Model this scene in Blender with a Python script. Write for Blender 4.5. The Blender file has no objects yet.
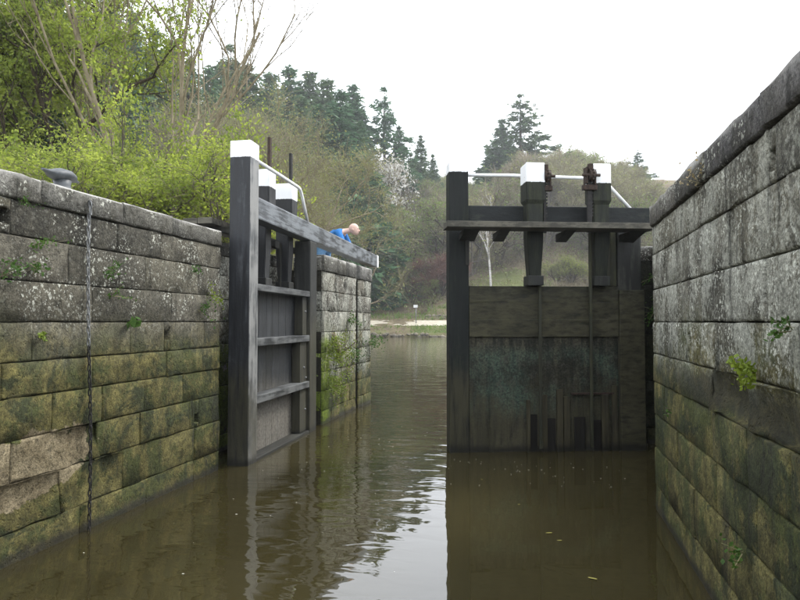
import bpy, bmesh, math, random
import numpy as np
from mathutils import Vector, Matrix
R = math.radians
PI = math.pi

# ------------------------------------------------------------------ camera, world, sun, exposure
scn = bpy.context.scene
C = bpy.data.collections.new('lock'); scn.collection.children.link(C)
cam_d = bpy.data.cameras.new('camera'); cam = bpy.data.objects.new('camera', cam_d); C.objects.link(cam)
F_PX = 622.0
cam_d.sensor_width = 36.0; cam_d.lens = 36.0 * F_PX / 800.0
cam_d.clip_start = 0.05; cam_d.clip_end = 3000
CAM = Vector((0, 0, 1.6)); YAW = R(12.765); PITCH = R(2.026)
cam.location = CAM; cam.rotation_euler = (PI / 2 + PITCH, 0, YAW)
scn.camera = cam

SUN_EL, SUN_AZ = R(48), R(48)            # azimuth from +Y towards +X
w = bpy.data.worlds.new('World'); scn.world = w; w.use_nodes = True
nt = w.node_tree; bg = nt.nodes['Background']
sky = nt.nodes.new('ShaderNodeTexSky'); sky.sky_type = 'NISHITA'; sky.sun_disc = False
sky.sun_elevation = SUN_EL; sky.sun_rotation = SUN_AZ; sky.dust_density = 4.0; sky.air_density = 1.0
ovc = nt.nodes.new('ShaderNodeMixRGB'); ovc.inputs[0].default_value = 0.85
ovc.inputs[2].default_value = (10.2, 10.6, 11.2, 1)      # overcast veil
nt.links.new(sky.outputs[0], ovc.inputs[1]); nt.links.new(ovc.outputs[0], bg.inputs[0])
bg.inputs[1].default_value = 0.15
sd = bpy.data.lights.new('sun', 'SUN'); sun = bpy.data.objects.new('sun', sd); C.objects.link(sun)
sd.energy = 1.5; sd.angle = R(12); sd.color = (1.0, 0.97, 0.92)
sdir = Vector((math.sin(SUN_AZ) * math.cos(SUN_EL), math.cos(SUN_AZ) * math.cos(SUN_EL), math.sin(SUN_EL)))
sun.rotation_euler = sdir.to_track_quat('Z', 'Y').to_euler()
scn.view_settings.view_transform = 'Standard'; scn.view_settings.look = 'None'
scn.view_settings.exposure = 1.0; scn.view_settings.gamma = 1.0
scn.cycles.max_bounces = 8; scn.cycles.volume_bounces = 0; scn.cycles.transparent_max_bounces = 8

rnd = random.Random(7)
nrg = np.random.default_rng(7)

# ------------------------------------------------------------------ survey helper: a picture direction to a place on the ground
_v = np.array([(541 - 400) / F_PX, -(322 - 300) / F_PX, 1.0]); _v /= np.linalg.norm(_v)
_up = np.array([0, math.cos(PITCH), math.sin(PITCH)])
_M = np.array([np.cross(_up, _v), _v, _up])
def ray(x, y):
    return _M @ np.array([(x - 400) / F_PX, -(y - 300) / F_PX, 1.0])
def bearing(x, d):                       # ground position at depth d along a bearing
    r = ray(x, 322.0); return float(r[0] * d), float(r[1] * d)
def pic(P):
    c = _M.T @ (np.array(P, float) - np.array(CAM)); return 400 + F_PX * c[0] / c[2], 300 - F_PX * c[1] / c[2], c[2]

# ------------------------------------------------------------------ node helpers
class NB:
    def __init__(s, name, rough=0.8, spec=0.3):
        s.m = bpy.data.materials.new(name); s.m.use_nodes = True
        s.t = s.m.node_tree; s.b = s.t.nodes['Principled BSDF']
        s.b.inputs['Roughness'].default_value = rough
        s.b.inputs['Specular IOR Level'].default_value = spec
        s.geo = s.t.nodes.new('ShaderNodeNewGeometry'); s.oi = s.t.nodes.new('ShaderNodeObjectInfo')
        s.pos = s.geo.outputs['Position']
    def n(s, t): return s.t.nodes.new(t)
    def l(s, a, b): s.t.links.new(a, b)
    def put(s, sock, v):
        if v is None: return
        if hasattr(v, 'links') or isinstance(v, bpy.types.NodeSocket): s.l(v, sock)
        elif isinstance(v, (tuple, list)) and len(v) == 3 and sock.type == 'RGBA': sock.default_value = (*v, 1)
        else: sock.default_value = v
    def z(s, sock=None):
        q = s.n('ShaderNodeSeparateXYZ'); s.l(sock or s.pos, q.inputs[0]); return q.outputs[2]
    def xyz(s):
        q = s.n('ShaderNodeSeparateXYZ'); s.l(s.pos, q.inputs[0]); return q.outputs
    def scale(s, v, sc):
        q = s.n('ShaderNodeVectorMath'); q.operation = 'MULTIPLY'; s.l(v, q.inputs[0]); q.inputs[1].default_value = sc; return q.outputs[0]
    def noise(s, scale, detail=5, rough=0.6, vec=None, dist=0.0):
        q = s.n('ShaderNodeTexNoise'); s.l(vec or s.pos, q.inputs['Vector'])
        q.inputs['Scale'].default_value = scale; q.inputs['Detail'].default_value = detail
        q.inputs['Roughness'].default_value = rough; q.inputs['Distortion'].default_value = dist
        return q.outputs['Fac']
    def voro(s, scale, vec=None, feature='F1'):
        q = s.n('ShaderNodeTexVoronoi'); q.feature = feature; s.l(vec or s.pos, q.inputs['Vector']); q.inputs['Scale'].default_value = scale
        return q.outputs['Distance']
    def math(s, op, a, b=None, c=None, clamp=False):
        q = s.n('ShaderNodeMath'); q.operation = op; q.use_clamp = clamp
        s.put(q.inputs[0], a); s.put(q.inputs[1], b); s.put(q.inputs[2], c); return q.outputs[0]
    def ramp(s, fac, a, b, lo=0.0, hi=1.0):       # smooth remap
        q = s.n('ShaderNodeMapRange'); q.interpolation_type = 'SMOOTHSTEP'; s.put(q.inputs[0], fac)
        q.inputs[1].default_value = a; q.inputs[2].default_value = b; q.inputs[3].default_value = lo; q.inputs[4].default_value = hi
        return q.outputs[0]
    def mix(s, fac, a, b, mode='MIX'):
        q = s.n('ShaderNodeMixRGB'); q.blend_type = mode; s.put(q.inputs[0], fac); s.put(q.inputs[1], a); s.put(q.inputs[2], b); return q.outputs[0]
    def base(s, c, k=1.0):
        if k != 1.0: c = s.mix(1.0, c, (k, k, k), 'MULTIPLY')
        s.put(s.b.inputs['Base Color'], c)
    def bump(s, h, strength=0.5, dist=0.02):
        q = s.n('ShaderNodeBump'); q.inputs['Strength'].default_value = strength; q.inputs['Distance'].default_value = dist
        s.l(h, q.inputs['Height']); s.l(q.outputs[0], s.b.inputs['Normal'])

MAT = {}
def mat_stone(name, lichen_lo, lichen_hi, lichen_amt, base_a, base_b, coping=False, spall=None, dark=0.0, ledge=False):
    m = NB(name, 0.85, 0.25)
    z = m.z(); rd = m.oi.outputs['Random']
    big = m.noise(1.3, 6, 0.65); mid = m.noise(7, 7, 0.7); fine = m.noise(45, 6, 0.7); pit = m.voro(60)
    c = m.mix(m.ramp(mid, 0.32, 0.68), base_a, base_b)
    c = m.mix(m.ramp(m.noise(3.1, 7, 0.7), 0.46, 0.62, 0, 0.75), c, (0.026, 0.024, 0.020))             # soot stains
    c = m.mix(m.math('MULTIPLY', rd, 0.45), c, (0.15, 0.137, 0.095))                                     # each block its own tint
    rr = m.math('FRACT', m.math('MULTIPLY', rd, 7.31))
    c = m.mix(0.6, c, m.mix(m.ramp(rr, 0, 1), (0.30, 0.30, 0.30), (0.78, 0.75, 0.68)), 'MULTIPLY') if False else c
    c = m.mix(m.ramp(rr, 0.25, 1.0, 0.0, 0.62), c, (0.028, 0.027, 0.022))
    # algae below the old water level
    wob = m.math('ADD', z, m.math('MULTIPLY', m.math('SUBTRACT', big, 0.5), 1.0))
    alg = m.ramp(wob, 1.75, 1.20)
    gc = m.mix(m.ramp(mid, 0.35, 0.65), (0.050, 0.046, 0.013), (0.150, 0.132, 0.042))
    gc = m.mix(m.ramp(m.noise(2.3, 8, 0.74), 0.47, 0.55, 0, .85), gc, m.mix(fine, (0.022, 0.030, 0.008), (0.065, 0.080, 0.018)))
    gc = m.mix(m.ramp(m.noise(1.3, 8, 0.75, dist=.6), 0.525, 0.57, 0, .9), gc, m.mix(fine, (0.008, 0.013, 0.005), (0.030, 0.042, 0.012)))
    gc = m.mix(m.ramp(m.noise(5.5, 5, 0.7), 0.62, 0.74), gc, (0.15, 0.13, 0.05))
    c = m.mix(m.math('MULTIPLY', alg, 0.88), c, gc)
    # lichen
    band = m.math('MULTIPLY', m.ramp(z, lichen_lo - .25, lichen_lo + .2), m.ramp(z, lichen_hi + .1, lichen_hi - .1))
    wn = m.n('ShaderNodeTexNoise'); m.l(m.pos, wn.inputs['Vector']); wn.inputs['Scale'].default_value = 34; wn.inputs['Detail'].default_value = 4
    wv = m.n('ShaderNodeVectorMath'); wv.operation = 'MULTIPLY_ADD'; m.l(wn.outputs['Color'], wv.inputs[0]); wv.inputs[1].default_value = (.045, .045, .045); m.l(m.pos, wv.inputs[2])
    clus = m.ramp(m.noise(2.6, 5, 0.6), 0.53 - .08 * lichen_amt, 0.60 - .08 * lichen_amt)
    d1 = m.voro(20, wv.outputs[0]); d2 = m.voro(44, wv.outputs[0])
    l1 = m.ramp(d1, 0.30, 0.24); l2 = m.ramp(d2, 0.34, 0.26)
    lich = m.math('MULTIPLY', m.math('MULTIPLY', m.math('MAXIMUM', l1, l2), m.ramp(m.noise(8, 5, .6), .38, .5)), m.math('MULTIPLY', m.math('ADD', m.math('MULTIPLY', clus, .9), .22 * lichen_amt), band))
    if lichen_amt > 1:
        film = m.math('MULTIPLY', m.ramp(m.math('ADD', m.math('MULTIPLY', m.noise(24, 7, 0.75), .5), m.math('MULTIPLY', m.noise(3.2, 4, .55, vec=m.scale(m.pos, (1, 1, .45))), .5)), .465, .54), band)
        lich = m.math('MAXIMUM', lich, m.math('MULTIPLY', film, .6))
    c = m.mix(m.math('MULTIPLY', lich, 0.85), c, m.mix(mid, (0.34, 0.345, 0.29), (0.55, 0.555, 0.50)))
    if spall:
        q = m.xyz(); a_ = m.math('DIVIDE', m.math('SUBTRACT', q[1], spall[0]), spall[2]); b_ = m.math('DIVIDE', m.math('SUBTRACT', q[2], spall[1]), spall[3])
        tilt = m.math('SUBTRACT', b_, m.math('MULTIPLY', a_, 0.35))
        rd2 = m.math('ADD', m.math('MULTIPLY', a_, a_), m.math('MULTIPLY', tilt, tilt))
        rd2 = m.math('ADD', rd2, m.math('MULTIPLY', m.math('SUBTRACT', m.noise(3.5, 6, 0.7), 0.5), 2.2))
        sp = m.ramp(rd2, 0.98, 0.92)
        c = m.mix(m.math('MULTIPLY', sp, 0.9), c, m.mix(m.ramp(m.noise(9, 7, .75), .3, .7), (0.12, 0.095, 0.058), (0.30, 0.25, 0.165)))
    if name == 'stone_pier':
        q = m.xyz(); near_ = m.ramp(m.math('ADD', q[1], m.math('MULTIPLY', m.noise(6, 6, .7), .5)), 9.92, 9.66)
        mo = m.math('MULTIPLY', m.math('MULTIPLY', near_, m.ramp(m.math('ADD', z, m.math('MULTIPLY', m.noise(5, 5, .6), .4)), 1.62, 1.45)), m.ramp(m.noise(11, 6, .7), .34, .46))
        c = m.mix(m.math('MULTIPLY', mo, .9), c, m.mix(m.noise(60, 4, .7), (0.05, 0.085, 0.008), (0.20, 0.26, 0.03)))
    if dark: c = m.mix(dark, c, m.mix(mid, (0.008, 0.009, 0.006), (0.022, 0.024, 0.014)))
    # dark drips down the face
    dv = m.scale(m.pos, (9, 9, 0.9))
    c = m.mix(m.ramp(m.noise(1.0, 5, 0.6, vec=dv), 0.57, 0.70, 0, 0.65), c, (0.022, 0.022, 0.018))
    # open grain, pits and flecks
    gr = m.noise(85, 4, 0.75); gr2 = m.noise(26, 6, 0.75)
    c = m.mix(1.0, c, m.mix(m.ramp(m.math('ADD', m.math('MULTIPLY', gr, .55), m.math('MULTIPLY', gr2, .45)), .36, .64), (.42, .42, .40), (1.55, 1.55, 1.52)), 'MULTIPLY')
    c = m.mix(m.ramp(m.noise(19, 7, .75), .60, .66, 0, .7), c, (0.018, 0.017, 0.012))
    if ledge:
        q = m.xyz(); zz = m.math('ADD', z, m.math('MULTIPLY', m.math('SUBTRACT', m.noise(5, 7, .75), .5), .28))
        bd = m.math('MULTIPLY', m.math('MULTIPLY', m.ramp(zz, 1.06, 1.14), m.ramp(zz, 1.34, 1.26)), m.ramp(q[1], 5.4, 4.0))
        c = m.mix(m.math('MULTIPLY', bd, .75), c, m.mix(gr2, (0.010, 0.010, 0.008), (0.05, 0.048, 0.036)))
    # wet line at the water
    wet = m.ramp(m.math('ADD', z, m.math('MULTIPLY', m.math('SUBTRACT', mid, 0.5), 0.10)), 0.09, 0.03)
    c = m.mix(m.math('MULTIPLY', wet, 0.75), c, (0.025, 0.023, 0.018))
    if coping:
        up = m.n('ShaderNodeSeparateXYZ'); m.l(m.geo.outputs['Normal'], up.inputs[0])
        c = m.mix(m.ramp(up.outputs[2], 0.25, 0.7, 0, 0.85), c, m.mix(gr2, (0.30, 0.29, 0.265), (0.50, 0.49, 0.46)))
    m.base(c, 1.02)
    m.put(m.b.inputs['Roughness'], m.math('SUBTRACT', 0.9, m.math('MULTIPLY', wet, 0.25)))
    h = m.math('ADD', m.math('MULTIPLY', m.noise(13, 9, 0.72), 1.0), m.math('MULTIPLY', m.ramp(m.noise(28, 4, .6), .56, .70), -0.35))
    m.bump(h, 0.85, 0.03)
    MAT[name] = m.m; return m.m
mat_stone('stone_left', 1.66, 2.47, 0.65, (0.075, 0.069, 0.055), (0.155, 0.142, 0.112), spall=(3.62, 0.60, .62, .24))
mat_stone('stone_quoin', 5, 6, 0, (0.03, 0.03, 0.025), (0.05, 0.05, 0.04), dark=0.85)  # near-black: recess shade painted into the stone, with wet moss
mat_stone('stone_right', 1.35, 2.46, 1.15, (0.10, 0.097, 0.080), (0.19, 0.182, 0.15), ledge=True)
mat_stone('stone_pier', 0.7, 2.60, 1.1, (0.075, 0.068, 0.056), (0.17, 0.155, 0.13))
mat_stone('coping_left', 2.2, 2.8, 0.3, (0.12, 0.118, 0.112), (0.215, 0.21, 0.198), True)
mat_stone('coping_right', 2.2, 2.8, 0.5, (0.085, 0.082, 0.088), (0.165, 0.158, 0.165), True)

def simple(name, ca, cb, scale, rough=0.8, spec=0.3, bump=0.3, bd=0.01, stretch=None):
    m = NB(name, rough, spec)
    v = m.scale(m.pos, stretch) if stretch else None
    f = m.noise(scale, 6, 0.65, vec=v)
    m.base(m.mix(m.ramp(f, 0.3, 0.7), ca, cb))
    if bump: m.bump(f, bump, bd)
    MAT[name] = m.m; return m
simple('mortar', (0.016, 0.015, 0.011), (0.04, 0.037, 0.026), 14, 0.95, 0.1, 0.6)
m = simple('spalled', (0.15, 0.115, 0.07), (0.30, 0.245, 0.165), 13, 0.95, 0.15, 0.9, 0.05)
simple('galvanised', (0.10, 0.105, 0.105), (0.22, 0.225, 0.22), 30, 0.5, 0.5, 0.1)
simple('rust', (0.016, 0.011, 0.009), (0.055, 0.034, 0.024), 25, 0.8, 0.3, 0.4)
simple('dark_iron', (0.010, 0.010, 0.010), (0.030, 0.028, 0.026), 25, 0.7, 0.25, 0.2)
simple('bollard_paint', (0.04, 0.046, 0.05), (0.075, 0.082, 0.088), 20, 0.5, 0.5, 0.15)
simple('white_paint', (0.70, 0.71, 0.72), (0.82, 0.83, 0.83), 9, 0.5, 0.4, 0.05)
simple('sign_white', (0.78, 0.78, 0.78), (0.84, 0.84, 0.84), 4, 0.4, 0.4, 0)
simple('bark_dark', (0.040, 0.032, 0.022), (0.09, 0.072, 0.05), 12, 0.9, 0.1, 0.6, 0.03, (1, 1, .25))
simple('bark_grey', (0.085, 0.075, 0.058), (0.19, 0.17, 0.135), 12, 0.9, 0.1, 0.5, 0.02, (1, 1, .25))
simple('bark_pale', (0.15, 0.125, 0.08), (0.30, 0.26, 0.18), 12, 0.9, 0.1, 0.4, 0.02, (1, 1, .25))
simple('birch_bark', (0.25, 0.24, 0.22), (0.6, 0.58, 0.55), 4, 0.8, 0.1, 0.2, 0.02, (.5, .5, 2))
simple('skin', (0.56, 0.37, 0.30), (0.64, 0.44, 0.37), 9, 0.6, 0.3, 0)
simple('jacket_blue', (0.022, 0.13, 0.38), (0.035, 0.18, 0.48), 7, 0.8, 0.2, 0.3)
simple('denim', (0.09, 0.20, 0.36), (0.15, 0.28, 0.46), 14, 0.9, 0.1, 0.3)
simple('shoe', (0.02, 0.02, 0.02), (0.05, 0.045, 0.04), 14, 0.7, 0.3, 0.2)
simple('gravel_path', (0.36, 0.32, 0.25), (0.50, 0.46, 0.37), 3, 0.95, 0.1, 0.3)
simple('rubble', (0.10, 0.09, 0.07), (0.26, 0.23, 0.17), 2.2, 0.95, 0.1, 0.6, 0.06)

def mat_timber(name, white_above=None, algae_top=0.0, rough=0.5, tone=(0.018, 0.020, 0.022), worn=(0.10, 0.105, 0.105), worn_amt=0.5, axis=2, green=0.0, silt=False):
    m = NB(name, rough, 0.22 if 'right' in name else 0.4)
    z = m.z()
    st = [9, 9, 9]; st[axis] = 0.9
    grain = m.noise(2.2, 6, 0.65, vec=m.scale(m.pos, tuple(st)))
    blot = m.noise(2.6, 6, 0.7); fine = m.noise(30, 5, 0.6)
    c = m.mix(m.ramp(grain, 0.35, 0.7), tone, tuple(t * 2.1 for t in tone))
    wf = m.math('ADD', m.math('MULTIPLY', blot, 0.5), m.math('MULTIPLY', grain, 0.5))
    c = m.mix(m.ramp(wf, 0.60 - 0.22 * worn_amt, 0.72 - 0.18 * worn_amt, 0, 0.85), c, worn)
    if green:
        gf = m.math('MULTIPLY', m.ramp(m.noise(1.3, 7, 0.75), 0.40, 0.62), m.math('MULTIPLY', m.ramp(z, 1.36, 1.15), m.ramp(z, 0.30, 0.62)))
        c = m.mix(m.math('MULTIPLY', gf, green), c, m.mix(m.ramp(fine, .3, .7), (0.030, 0.062, 0.046), (0.085, 0.125, 0.095)))
        c = m.mix(1.0, c, m.mix(m.ramp(m.noise(40, 6, .75), .38, .62), (.55, .55, .55), (1.5, 1.5, 1.45)), 'MULTIPLY')
        sp = m.math('MULTIPLY', m.ramp(m.noise(9, 8, 0.8), 0.54, 0.60), m.ramp(z, 1.40, 1.30))
        c = m.mix(m.math('MULTIPLY', sp, 0.55), c, (0.075, 0.07, 0.055))
    if silt:
        sl = m.ramp(m.math('ADD', z, m.math('MULTIPLY', m.math('SUBTRACT', blot, 0.5), .5)), 0.95, 0.45)
        c = m.mix(m.math('MULTIPLY', sl, 0.85), c, m.mix(m.ramp(fine, .3, .7), (0.12, 0.11, 0.09), (0.27, 0.25, 0.21)))
    if algae_top:
        zz = m.math('ADD', z, m.math('MULTIPLY', m.math('SUBTRACT', blot, 0.5), 1.3))
        am = m.math('MULTIPLY', m.ramp(zz, algae_top, algae_top - 0.6), m.ramp(grain, 0.25, 0.6))
        c = m.mix(m.math('MULTIPLY', am, 0.75), c, m.mix(blot, (0.035, 0.034, 0.016), (0.095, 0.085, 0.05)))
        wl = m.ramp(m.math('ADD', z, m.math('MULTIPLY', blot, 0.15)), 0.20, 0.10)
        c = m.mix(m.math('MULTIPLY', wl, 0.8), c, (0.010, 0.010, 0.008))
    if white_above is not None:
        e = m.math('ADD', z, m.math('MULTIPLY', m.math('SUBTRACT', m.noise(14, 5, 0.7), 0.5), 0.035))
        c = m.mix(1.0, c, (.8, .8, .8), 'MULTIPLY'); wm = m.ramp(e, white_above - .004, white_above + .004)
        wp = m.mix(m.ramp(m.noise(6, 7, 0.75), 0.66, 0.72), (0.78, 0.79, 0.80), (0.35, 0.35, 0.34))
        c = m.mix(wm, c, wp)
    m.base(c, 1.0 if white_above is not None else 0.8)
    m.put(m.b.inputs['Roughness'], m.ramp(wf, 0.3, 0.7, rough - 0.1, rough + 0.25))
    m.bump(m.math('ADD', grain, m.math('MULTIPLY', fine, 0.3)), 0.5, 0.012)
    MAT[name] = m.m; return m.m
mat_timber('post_timber', 3.47, 1.3, 0.42, tone=(0.011, 0.0125, 0.015), worn=(0.075, 0.08, 0.085), worn_amt=0.35)
mat_timber('post_timber_right', 3.47, 1.3, 0.6, tone=(0.007, 0.009, 0.008), worn=(0.028, 0.032, 0.022), worn_amt=0.35)
mat_timber('post_worn_skylit', 3.47, 1.0, 0.4, tone=(0.06, 0.064, 0.068), worn=(0.30, 0.30, 0.285), worn_amt=0.9)
mat_timber('beam_left', None, 0, 0.36, tone=(0.045, 0.050, 0.056), worn=(0.22, 0.24, 0.255), worn_amt=0.8, axis=1)
mat_timber('beam_right', None, 0, 0.6, tone=(0.011, 0.013, 0.013), worn=(0.04, 0.045, 0.036), worn_amt=0.35, axis=0)
mat_timber('paddle_post_left', 3.34, 0, 0.5, tone=(0.010, 0.011, 0.012), worn=(0.05, 0.055, 0.055), worn_amt=.3)
mat_timber('paddle_post_right', 3.32, 0, 0.6, tone=(0.012, 0.014, 0.010), worn=(0.04, 0.044, 0.026), worn_amt=0.5)
mat_timber('sheet_left', None, 0, 0.5, worn=(0.06, 0.063, 0.068), worn_amt=0.4, silt=True)
mat_timber('rail_left', None, 0.8, 0.55, worn=(0.16, 0.165, 0.16), worn_amt=0.85, axis=1)
mat_timber('sheet_right', None, 1.0, 0.6, tone=(0.016, 0.016, 0.011), worn=(0.070, 0.064, 0.042), worn_amt=0.55, green=0.62)
mat_timber('board_right', None, 2.3, 0.6, tone=(0.014, 0.015, 0.009), worn=(0.075, 0.073, 0.046), worn_amt=0.55, axis=0)
mat_timber('batten_right', None, 1.2, 0.7, tone=(0.020, 0.017, 0.011), worn=(0.050, 0.042, 0.026), worn_amt=0.6)
mat_timber('black_board_right', None, 0, 0.7, tone=(0.008, 0.0072, 0.0055), worn=(0.022, 0.02, 0.015), worn_amt=0.4)
mat_timber('deck_timber', None, 0, 0.75, tone=(0.045, 0.042, 0.032), worn=(0.15, 0.14, 0.11), worn_amt=0.7, axis=0)
mat_timber('rod_green', None, 0, 0.7, tone=(0.020, 0.021, 0.011), worn=(0.06, 0.06, 0.03), worn_amt=0.6)
mat_timber('rod_dark', None, 0, 0.7, tone=(0.014, 0.014, 0.011), worn=(0.06, 0.055, 0.03), worn_amt=0.3)
mat_timber('moss_timber', None, 2.0, 0.6, tone=(0.010, 0.011, 0.009), worn=(0.06, 0.06, 0.05), worn_amt=0.45)

def mat_leaf(name, ca, cb, trans=0.35, rnd_amt=0.4, cc=None, scale=1.5):
    m = NB(name, 0.55, 0.25)
    f = m.noise(scale, 3, 0.6); f2 = m.noise(scale * 9, 2, 0.5)
    c = m.mix(m.ramp(m.math('ADD', m.math('MULTIPLY', f, 0.6), m.math('MULTIPLY', f2, 0.4)), 0.35, 0.65), ca, cb)
    if cc: c = m.mix(m.math('MULTIPLY', m.oi.outputs['Random'], rnd_amt), c, cc)
    m.base(c)
    tr = m.n('ShaderNodeBsdfTranslucent'); m.put(tr.inputs[0], c)
    mx = m.n('ShaderNodeMixShader'); mx.inputs[0].default_value = trans
    m.l(m.b.outputs[0], mx.inputs[1]); m.l(tr.outputs[0], mx.inputs[2])
    m.l(mx.outputs[0], m.t.nodes['Material Output'].inputs[0])
    MAT[name] = m.m
mat_leaf('leaf_spring', (0.11, 0.16, 0.025), (0.45, 0.52, 0.085), 0.6, 0.4, (0.20, 0.27, 0.05))
mat_leaf('leaf_fresh', (0.17, 0.225, 0.050), (0.30, 0.365, 0.09), 0.45, 0.6, (0.10, 0.15, 0.06), 0.4)
mat_leaf('leaf_willow', (0.22, 0.235, 0.075), (0.38, 0.385, 0.14), 0.45, 0.7, (0.17, 0.20, 0.075), 0.5)
mat_leaf('leaf_ivy', (0.012, 0.024, 0.008), (0.03, 0.055, 0.018), 0.15, 0.3, (0.02, 0.04, 0.015))
mat_leaf('leaf_fern', (0.035, 0.085, 0.014), (0.09, 0.17, 0.03), 0.4, 0.4, (0.06, 0.13, 0.04), 9)
mat_leaf('moss_green', (0.09, 0.14, 0.014), (0.24, 0.31, 0.035), 0.3, 0.3, (0.08, 0.13, 0.015), 6)
mat_leaf('needle_dark', (0.042, 0.098, 0.046), (0.090, 0.175, 0.080), 0.25, 0.7, (0.095, 0.13, 0.05), 0.5)
mat_leaf('twig_brown', (0.17, 0.145, 0.095), (0.32, 0.275, 0.19), 0.2, 0.9, (0.26, 0.22, 0.14), 0.3)
mat_leaf('twig_green', (0.18, 0.17, 0.08), (0.32, 0.30, 0.14), 0.25, 0.9, (0.16, 0.14, 0.10), 0.3)
mat_leaf('twig_red', (0.15, 0.07, 0.055), (0.17, 0.085, 0.06), 0.15, 0.5, (0.12, 0.08, 0.05), 0.5)
mat_leaf('blossom', (0.52, 0.52, 0.47), (0.70, 0.69, 0.64), 0.3, 0.3, (0.5, 0.45, 0.42), 2)
mat_leaf('grass_blade', (0.10, 0.19, 0.03), (0.20, 0.30, 0.06), 0.35, 0, None, 0.7)
mat_leaf('grass_dry', (0.24, 0.19, 0.09), (0.36, 0.29, 0.16), 0.3, 0, None, 3)
mat_leaf('scrub', (0.14, 0.12, 0.065), (0.25, 0.22, 0.11), 0.2, 0, None, 0.25)
mat_leaf('scrub_green', (0.13, 0.18, 0.045), (0.25, 0.30, 0.09), 0.3, 0, None, 0.2)

# terrain
m = NB('earth', 0.95, 0.1)
a = m.noise(0.12, 6, 0.65); b = m.noise(1.2, 6, 0.7)
c = m.mix(m.ramp(b, 0.3, 0.7), (0.10, 0.08, 0.05), (0.20, 0.165, 0.10))
c = m.mix(m.ramp(a, 0.48, 0.62, 0, 0.8), c, m.mix(b, (0.085, 0.105, 0.03), (0.15, 0.18, 0.06)))
c = m.mix(m.ramp(m.noise(0.05, 3, 0.5), 0.55, 0.65, 0, 0.4), c, (0.10, 0.06, 0.042))
m.base(c); m.bump(b, 0.8, 0.2); MAT['earth'] = m.m
# water: turbid brown, small ripples, livelier beyond the gates
m = NB('canal_water', 0.02, 0.5)
m.b.inputs['IOR'].default_value = 1.68
x_, y_, z_ = m.xyz()
c = m.mix(m.ramp(m.noise(0.35, 3, 0.5), 0.35, 0.65), (0.027, 0.0225, 0.0085), (0.037, 0.031, 0.0122))
m.base(c)
calm = m.math('MULTIPLY', m.ramp(x_, -0.7, -1.3), m.ramp(y_, 1.5, 5.0))
n1 = m.noise(1.3, 2, 0.4, vec=m.scale(m.pos, (1.0, 1.6, 1)), dist=0.6)
n2 = m.noise(5.6, 2, 0.45, vec=m.scale(m.pos, (0.45, 1.0, 1)), dist=0.5)
n3 = m.noise(22, 2, 0.5)
amp = m.math('MULTIPLY_ADD', calm, 0.85, 0.15)
h = m.math('ADD', m.math('MULTIPLY', n1, 0.55), m.math('ADD', m.math('MULTIPLY', n2, 0.42), m.math('MULTIPLY', n3, 0.004)))
m.bump(m.math('MULTIPLY', h, amp), 1.0, 0.019); MAT['water'] = m.m
m = NB('foam', 0.6, 0.3); m.base((0.62, 0.62, 0.56)); MAT['foam'] = m.m
m = NB('floating_leaf', 0.6, 0.3); m.base((0.30, 0.27, 0.06)); MAT['float_leaf'] = m.m

# ------------------------------------------------------------------ object helpers
def root(name, label, cat, loc=(0, 0, 0), group=None):
    o = bpy.data.objects.new(name, None); C.objects.link(o); o.location = loc; o.empty_display_size = 0.2
    o['label'] = label; o['category'] = cat
    if group: o['group'] = group
    return o
def gather(o):                                    # world offset of a chain of unrotated parents
    v = Vector((0, 0, 0))
    while o is not None: v += o.location; o = o.parent
    return v
def add(name, me, parent=None, loc=(0, 0, 0), rotz=0.0, label=None, cat=None, group=None, kind=None):
    o = bpy.data.objects.new(name, me); C.objects.link(o)
    L = Vector(loc)
    if parent is not None: o.parent = parent; L = L - gather(parent)
    o.location = L; o.rotation_euler = (0, 0, rotz)
    if label: o['label'] = label
    if cat: o['category'] = cat
    if group: o['group'] = group
    if kind: o['kind'] = kind
    return o
def copy_tree(o, parent=None):
    c = o.copy(); C.objects.link(c); c.parent = parent
    for ch in list(o.children): copy_tree(ch, c)
    return c
def np_mesh(name, V, Fq, mats, mi=None, smooth=False):
    """V (n,3); Fq list of arrays (k,3) or (k,4)"""
    me = bpy.data.meshes.new(name)
    V = np.asarray(V, np.float32).reshape(-1, 3)
    me.vertices.add(len(V)); me.vertices.foreach_set('co', V.ravel())
    loops = np.concatenate([np.asarray(f).ravel() for f in Fq]).astype(np.int32)
    tot = np.concatenate([np.full(len(f), np.asarray(f).shape[1]) for f in Fq]).astype(np.int32)
    st = np.concatenate([[0], np.cumsum(tot)[:-1]]).astype(np.int32)
    me.loops.add(len(loops)); me.loops.foreach_set('vertex_index', loops)
    me.polygons.add(len(tot)); me.polygons.foreach_set('loop_start', st)
    try: me.polygons.foreach_set('loop_total', tot)
    except Exception: pass
    if mi is not None: me.polygons.foreach_set('material_index', np.asarray(mi, np.int32))
    if smooth: me.polygons.foreach_set('use_smooth', np.ones(len(tot), bool))
    for q in mats: me.materials.append(MAT[q])
    me.update(calc_edges=True); me.validate(); return me

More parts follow.
